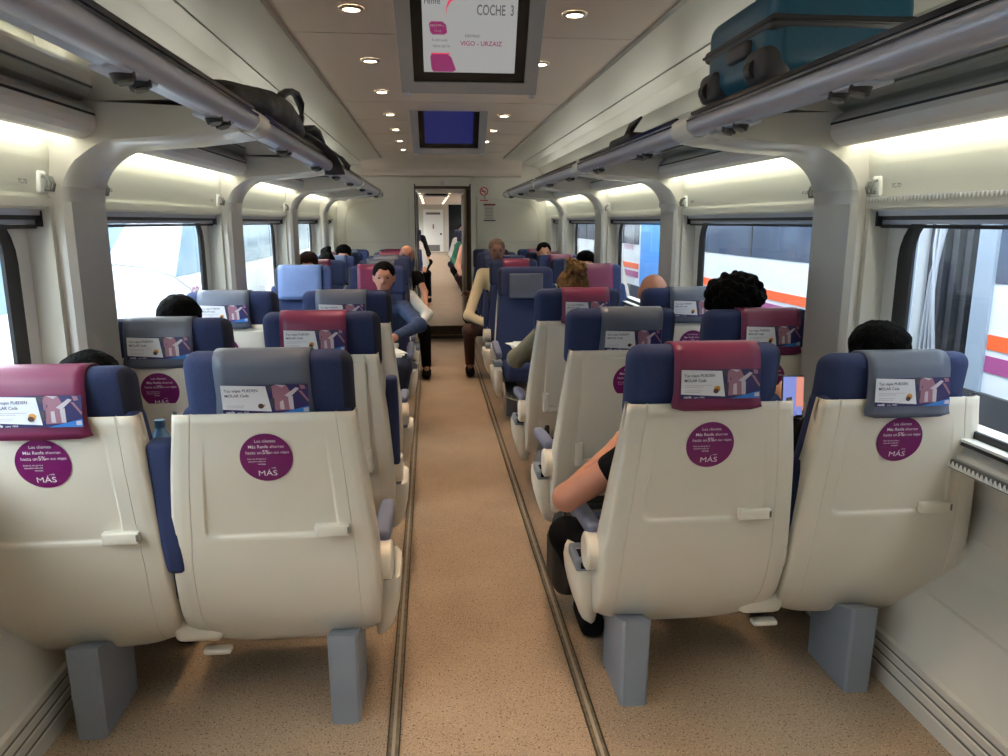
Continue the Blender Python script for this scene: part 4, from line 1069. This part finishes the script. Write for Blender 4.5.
person('person with black hair in the nearest left window seat', (-1.25, 2.2), 0, head=(.065, .10, 1.10), skin='skin', top='cblack', legs='cblack', hair=('short', 'hairb'), R=((.22, .2, .72), (.18, .36, .80)))
person('person with dark hair low behind the grey cover, second left window seat', (-1.25, 3.14), 0, head=(.03, .10, 1.175), skin='skin', top='cnavy', legs='cblack', hair=('short', 'hairb'))
# a bottle in the gap of the nearest left seats
r = empty('water_bottle', (-1.05, 2.42, .765)); tag(r, 'blue water bottle held between the two nearest left seats', 'bottle')
b = MB(); b.cyl((0, 0, 0), (0, 0, .15), .032, .032, 20); b.cyl((0, 0, .15), (0, 0, .19), .032, .014, 20); b.obj('bottle_body', M['bottle'], r)
b = MB(); b.cyl((0, 0, .03), (0, 0, .09), .0325, .0325, 20); b.obj('bottle_label', M['bottlecap'], r)
b = MB(); b.cyl((0, 0, .19), (0, 0, .215), .016, .016, 16); b.obj('bottle_cap', M['bottle'], r)
# passengers facing the camera
GF = 'passengers facing the camera'
person('man in a blue denim jacket leaning into the aisle at the left table', (-.60, 6.3), PI, head=(-.06, .36, 1.17), skin='skinp', top='cdenim', legs='cnavy', hair=('short', 'hairb'), L=((-.33, .66, .84), (-.16, .92, .79)), R=((.2, .62, .84), (.05, .95, .79)), kneeL=(-.20, .55, .50), footL=(-.15, .45, .07), group=GF)
person('person in a white jacket and black trousers, legs in the aisle on the left', (-.58, 8.15), PI, head=(-.02, .25, 1.08), skin='skin', top='cwhite', legs='cblack', hair=('fringe', 'hairb'), L=((-.36, .32, .66), (-.30, .55, .60)), kneeL=(-.33, .55, .52), kneeR=(-.1, .6, .5), footL=(-.34, .36, .07), footR=(-.1, .5, .07), h=.014, group=GF)
person('man in a black T-shirt with bare arm in the fourth left aisle seat facing us', (-.58, 9.05), PI, head=(-.13, .15, 1.22), skin='skinp', top='cblack', legs='cblack', hair=('bald', 'hairg'), L=((-.33, .25, .80), (-.34, .42, .66)), sleeves=False, h=.014, group=GF)
person('person with dark reddish hair behind the pale blue headrest by the left window', (-1.28, 7.22), PI, head=(.02, .08, 1.20), skin='skin', top='cnavy', legs='cblack', hair=('fringe', 'hairbr'), h=.014, group=GF)
person('person with black hair in a topknot by the third left window', (-1.26, 8.15), PI, head=(.0, .08, 1.16), skin='skin', top='cblack', legs='cblack', hair=('bun', 'hairb'), h=.014, group=GF)
person('person with smooth black hair by the far left window', (-1.18, 9.05), PI, head=(.0, .08, 1.21), skin='skin', top='cblack', legs='cblack', hair=('fringe', 'hairb'), h=.014, group=GF)
person('person in a cream shirt and brown trousers, elbow in the aisle on the right', (.56, 8.1), PI, head=(.04, .12, 1.30), skin='skind', top='ccream', legs='cbrown', hair=('short', 'hairg'), R=((.36, .45, .66), (.20, .62, .60)), kneeR=(.36, .52, .52), footR=(.34, .22, .07), h=.013, group=GF)
person('person with brown hair low behind the right aisle seats', (.66, 9.05), PI, head=(-.01, .12, 1.16), skin='skind', top='cbrown', legs='cblack', hair=('short', 'hairbr'), R=((.30, .30, .70), (.40, .45, .78)), kneeR=(.42, .60, .55), h=.014, group=GF)
person('person with short black hair and pale forehead by the far right window', (1.17, 9.05), PI, head=(.0, .08, 1.235), skin='skin', top='cnavy', legs='cblack', hair=('short', 'hairb'), h=.014, group=GF)
person('person with black hair above the magenta cover by the right window', (1.30, 7.22), PI, head=(.0, .08, 1.20), skin='skin', top='cnavy', legs='cblack', hair=('fringe', 'hairb'), h=.014, group=GF)
# ------------------------------------------------------------------ next coach beyond the doorway
NY0, NY1, NZ = Y1R+.04, 37.2, .18
b = MB(); b.box((0, (NY0+NY1)/2, NZ-.03), (2.9, NY1-NY0, .06)); struct(b.obj('floor_next_coach', M['floor']), 'floor of the next coach beyond the doorway')
b = MB(); b.box((0, (NY0+1.6+NY1)/2, 2.45), (2.9, NY1-NY0-1.6, .06)); struct(b.obj('ceiling_next_coach', M['ceil']), 'ceiling of the next coach')
for s in (-1, 1):
    b = MB(); L = NY1-NY0-1.6; yc = (NY0+1.6+NY1)/2
    b.box((s*1.46, yc, .55), (.06, L, .8)); b.box((s*1.46, yc, 2.05), (.06, L, .75))
    y = NY0+1.6
    while y < NY1: b.box((s*1.46, y, 1.3), (.06, .35, .76)); y += 2.0
    struct(b.obj('wall_next_'+SIDE[s], M['wall']), f'{SIDE[s]} wall of the next coach')
    b = MB(); b.box((s*.78, NY0+1.55, 1.3), (.86, .06, 2.3)); struct(b.obj('partition_next', M['wall']), f'{SIDE[s]} end partition of the next coach')
b = MB(); b.box((0, NY1, 1.3), (2.9, .06, 2.4)); struct(b.obj('wall_next_end', M['wall']), 'far end wall of the next coach')
r = empty('door_2', (-.02, NY1-.06, NZ)); struct(r, 'white closed door at the far end of the next coach')
b = MB(); b.rbox((0, 0, 1.0), (.95, .04, 2.02), .01, 0); b.obj('door_leaf', M['white'], r)
b = MB(); b.box((0, -.025, 1.82), (.68, .01, .10), 0); b.box((0, -.025, 1.2), (.06, .01, .22), 0); b.box((0, -.025, -.0+.18), (.6, .01, .30), 0); b.obj('door_panel', M['grille'], r)
b = MB(); b.cyl((.36, -.03, .85), (.36, -.08, .85), .05, .05, 12); b.obj('door_handle', M['black'], r)
b = MB(); b.box((0, 17.0, 2.32), (.50, .10, .14), 0); b.box((0, 16.94, 2.32), (.42, .01, .09), 1); b.box((-.02, 19.0, 2.27), (.6, .08, .12), 0); b.box((-.02, 18.95, 2.27), (.5, .01, .07), 1)
tag(b.obj('information_display', [M['tv'], M['blackgloss']]), 'dark information display under the ceiling of the next coach', 'display')
b = MB(); b.box((.92, 26, 1.35), (.98, .04, 1.65), 0)
for s_ in (.44, 1.4): b.box((s_, 25.97, 1.35), (.03, .05, 1.7), 1)
tag(b.obj('glass_partition', [M['darkglass'], M['rail']]), 'dark glass partition on the right in the next coach', 'glass partition')
for y in np.arange(NY0+2.6, NY1-1, 2.4):
    for sx_ in (-.45, .42):
        o = empty('downlight', (sx_, float(y), 2.418)); tag(o, f'next coach ceiling downlight, {float(y):.0f} metres ahead on the {"left" if sx_ < 0 else "right"}', 'downlight', 'downlights in the next coach'); inst('lens', lens_me, o)
    l = bpy.data.lights.new('downlight_beam', 'SPOT'); l.energy = 30; l.color = (1, .78, .58); l.spot_size = math.radians(140); l.spot_blend = .8; l.shadow_soft_size = .05
    lo = bpy.data.objects.new('downlight_beam', l); link(lo, o); lo.location = (-.42, 0, -.03)
def far_seat(s, y, c, i):
    o = double_seat(s, y, f'navy double seat in the next coach, {ORD[i] if i < 7 else "farther"} on the {SIDE[s]}', 'double seats in the next coach', c, 'grey', 'up', 'none', detail=False, flip=True, z0=NZ)
for i, y in enumerate((13.2, 14.2, 15.2, 16.2, 17.2, 18.2)):
    far_seat(1, y, ('grey', 'magenta')[i % 2], i+1); far_seat(-1, y, ('magenta', 'grey')[i % 2], i+1)
GN = 'passengers in the next coach'
person('person in a white and dark top on the left of the next coach aisle', (-.56, 14.1), PI, head=(-.02, .12, 1.26), top='cwhite', legs='cblack', hair=('short', 'hairb'), L=((-.30, .3, .70), (-.28, .5, .62)), kneeL=(-.32, .55, .52), footL=(-.34, .5, .07), h=.018, group=GN, z0=NZ)
person('person in a peach top on the right of the next coach aisle', (.56, 13.1), PI, head=(.02, .12, 1.22), top='cpeach', legs='cbrown', hair=('short', 'hairb'), R=((.28, .3, .70), (.26, .5, .62)), kneeR=(.28, .55, .52), h=.018, group=GN, z0=NZ)
person('person in a green top farther along the right of the next coach', (.56, 15.1), PI, head=(.02, .12, 1.22), top='cgreen', legs='cblack', hair=('short', 'hairbr'), R=((.30, .3, .70), (.26, .5, .62)), kneeR=(.30, .55, .52), h=.018, group=GN, z0=NZ)
person('person in a white top far along the right of the next coach', (.56, 17.1), PI, head=(.02, .12, 1.26), top='cwhite', legs='cnavy', hair=('short', 'hairb'), R=((.30, .3, .70), (.26, .5, .62)), kneeR=(.30, .55, .52), h=.018, group=GN, z0=NZ)
person('person in black far along the left of the next coach', (-.52, 18.1), PI, head=(.0, .12, 1.30), top='cblack', legs='cblack', hair=('short', 'hairb'), L=((-.30, .3, .70), (-.28, .5, .62)), kneeL=(-.32, .55, .52), h=.018, group=GN, z0=NZ)
# ------------------------------------------------------------------ outside
b = MB(); b.box((0, 15, -1.25), (60, 80, .1)); struct(b.obj('ground', M['ground']), 'ballast between the tracks')
# body shell of our own coach, so no light leaks past the lining
b = MB()
for s in (-1, 1):
    b.box((s*1.70, 4, .40), (.04, 13.2, .95)); b.box((s*1.56, 4, 2.15), (.04, 13.2, .95))
b.box((0, 17.3, 2.66), (3.2, 40, .05)); b.box((0, Y0R-.12, 1.2), (3.1, .04, 3))
b.box((0, 4, -.12), (3.1, 13.2, .05))
struct(b.obj('roof', M['trainw']), 'outer body of the coach')
def train_body(s, x, segs, m, name, label):
    r = empty(name, (s*x, 8, -.9)); tag(r, label, 'train')
    b = MB()
    for y0, y1 in segs:
        pr = [(s*x, -.35), (s*(x-.0), 2.35), (s*(x+.10), 2.75), (s*(x+.35), 3.05), (s*(x+.8), 3.22), (s*(x+2.0), 3.22), (s*(x+2.7), 2.75), (s*(x+2.8), 2.35), (s*(x+2.8), -.35)]
        b.prism(pr, y0, y1, 0)
    b.v = [(v[0]-s*x, v[1]-8, v[2]+.9) for v in b.v]; b.obj('body', m, r)
    return r
def P_(r, s, x, b, name, m):
    b.v = [(v[0]-s*x, v[1]-8, v[2]+.9) for v in b.v]; return b.obj(name, m, r)
XR = 3.2
segs = [(-12, 4.38), (4.98, 27), (27.5, 48)]
tr = train_body(1, XR, segs, M['trainr'], 'neighbouring_train', 'white train with orange and purple stripes standing beyond the right windows')
def band(r, s, x, z0, z1, y0, y1, m, name, d=.006): b = MB(); b.box((s*(x-d/2), (y0+y1)/2, (z0+z1)/2), (d, y1-y0, z1-z0)); return P_(r, s, x, b, name, m)
for y0, y1 in ((-12, 4.22), (5.15, 10.2), (12.1, 26.6)):
    band(tr, 1, XR, .84, .93, y0, y1, M['orange'], 'orange_stripe'); band(tr, 1, XR, .70, .80, y0, y1, M['purple'], 'purple_stripe')
    b = MB(); b.box((XR-.003, (y0+y1)/2, 1.75), (.006, y1-y0, 1.02), 0)
    yy = y0+1.0
    while yy < y1: b.box((XR-.008, yy, 1.75), (.008, .05, 1.0), 1); yy += 1.6
    P_(tr, 1, XR, b, 'window_band', [M['trainband'], M['underf']])
for y in (4.30, 5.06): band(tr, 1, XR, -.3, 2.4, y-.07, y+.08, M['tgrey'], 'car_end_panel', .02)
band(tr, 1, XR, -.2, 2.3, 10.35, 11.95, M['tblue'], 'blue_door', .02)
b = MB()
for i in range(9): b.box((XR+.5+.03*(i % 2), 4.42+.062*i, 1.2), (.9, .035, 2.6), 0)
P_(tr, 1, XR, b, 'gangway_bellows', M['underf'])
b = MB()
for k_ in range(4):
    b.tube([(XR-.02, 4.50+.07*k_, 2.3), (XR-.08, 4.55+.05*k_, 1.75-.1*k_), (XR-.05, 4.75-.02*k_, 1.25-.08*k_), (XR, 4.85-.05*k_, .7)], .013, 6)
P_(tr, 1, XR, b, 'coupling_cable', M['cable'])
b = MB(); 
for y0, y1 in segs: b.box((XR+1.4, (y0+y1)/2, -.6), (2.6, y1-y0-.4, .5))
b.box((XR+.02, 18, .12), (.1, 60, .9)); 
P_(tr, 1, XR, b, 'underframe', M['underf'])
v, f = text_geo('renfe', .30, .0); b = MB(); b.add([(XR-.012, 12.7-p[0], 1.2+p[1]*.6) for p in v], f)
P_(tr, 1, XR, b, 'lettering', M['purple'])
XL = 3.2
tl = train_body(-1, XL, [(-12, 48)], M['trainw'], 'neighbouring_train', 'bright white train with pale glazing standing beyond the left windows')
def lpoly(pts, m, name, d=.008):
    b = MB(); n = len(pts)
    b.add([(-XL+d, y, z) for y, z in pts]+[(-XL-.001, y, z) for y, z in pts], [tuple(range(n)), tuple(reversed(range(n, 2*n)))]+[(i, (i+1) % n, n+(i+1) % n, n+i) for i in range(n)], 0)
    return P_(tl, -1, XL, b, name, m)
lpoly([(9.3, .96), (26, .96), (26, 1.95), (10.0, 1.95)], M['trainbandl'], 'window_band'); lpoly([(-12, .96), (6.9, .96), (8.6, 1.95), (-12, 1.95)], M['trainbandl'], 'window_band')
b = MB(); b.tube([(-XL+.01, y, z) for y, z in ((6.4, 1.22), (7.6, 1.20), (8.4, 1.12), (9.2, .98), (9.8, .78), (9.95, .6))], .004, 6); P_(tl, -1, XL, b, 'panel_seam', M['grille'])
v, f = text_geo('renfe', .34, .0, align='LEFT'); b = MB(); b.add([(-XL+.012, 9.84+p[0], .74+p[1]) for p in v], f); P_(tl, -1, XL, b, 'lettering', M['purple'])
b = MB(); b.box((-XL-1.4, 18, -.6), (2.6, 58, .5)); P_(tl, -1, XL, b, 'underframe', M['underf'])
b = MB(); b.box((9.0, 15, 6.2), (9.5, 80, .3));  # unseen roof slab added to dim the skylight on the right
for y in range(-10, 50, 10): b.box((9.5, y, 2.4), (.4, .4, 7.4))
tag(b.obj('skylight_blocker', M['blocker']), 'unseen slab on posts added to cut skylight over the right train', 'blocker')
# ------------------------------------------------------------------ light and camera
w = bpy.data.worlds.new('sky'); bpy.context.scene.world = w; w.use_nodes = True
bg = w.node_tree.nodes['Background']; bg.inputs['Color'].default_value = (.86, .93, 1, 1); bg.inputs['Strength'].default_value = 3.4
sl = bpy.data.lights.new('sun', 'SUN'); sl.energy = 9; sl.angle = .02; sl.color = (1, .96, .9)
so = bpy.data.objects.new('sun', sl); link(so); so.rotation_euler = Vector((-.85, .25, -.55)).to_track_quat('-Z', 'Y').to_euler()
cam = bpy.data.cameras.new('camera'); co = bpy.data.objects.new('camera', cam); link(co)
f_ = 750.; cam.sensor_width = 36; cam.lens = f_/1008*36; cam.clip_start = .05; cam.clip_end = 300
pit = math.atan(156/f_); yaw = math.atan(74/(f_/math.cos(pit)))
co.location = (-.175, 0, 1.6); co.rotation_euler = (PI/2-pit, 0, -yaw)
sc = bpy.context.scene; sc.camera = co
sc.view_settings.view_transform = 'Standard'; sc.view_settings.look = 'None'; sc.view_settings.gamma = 1; sc.view_settings.use_curve_mapping = False
sc.view_settings.exposure = 1.5
sc.cycles.max_bounces = 8; sc.cycles.diffuse_bounces = 5; sc.cycles.transparent_max_bounces = 12; sc.cycles.sample_clamp_indirect = 6
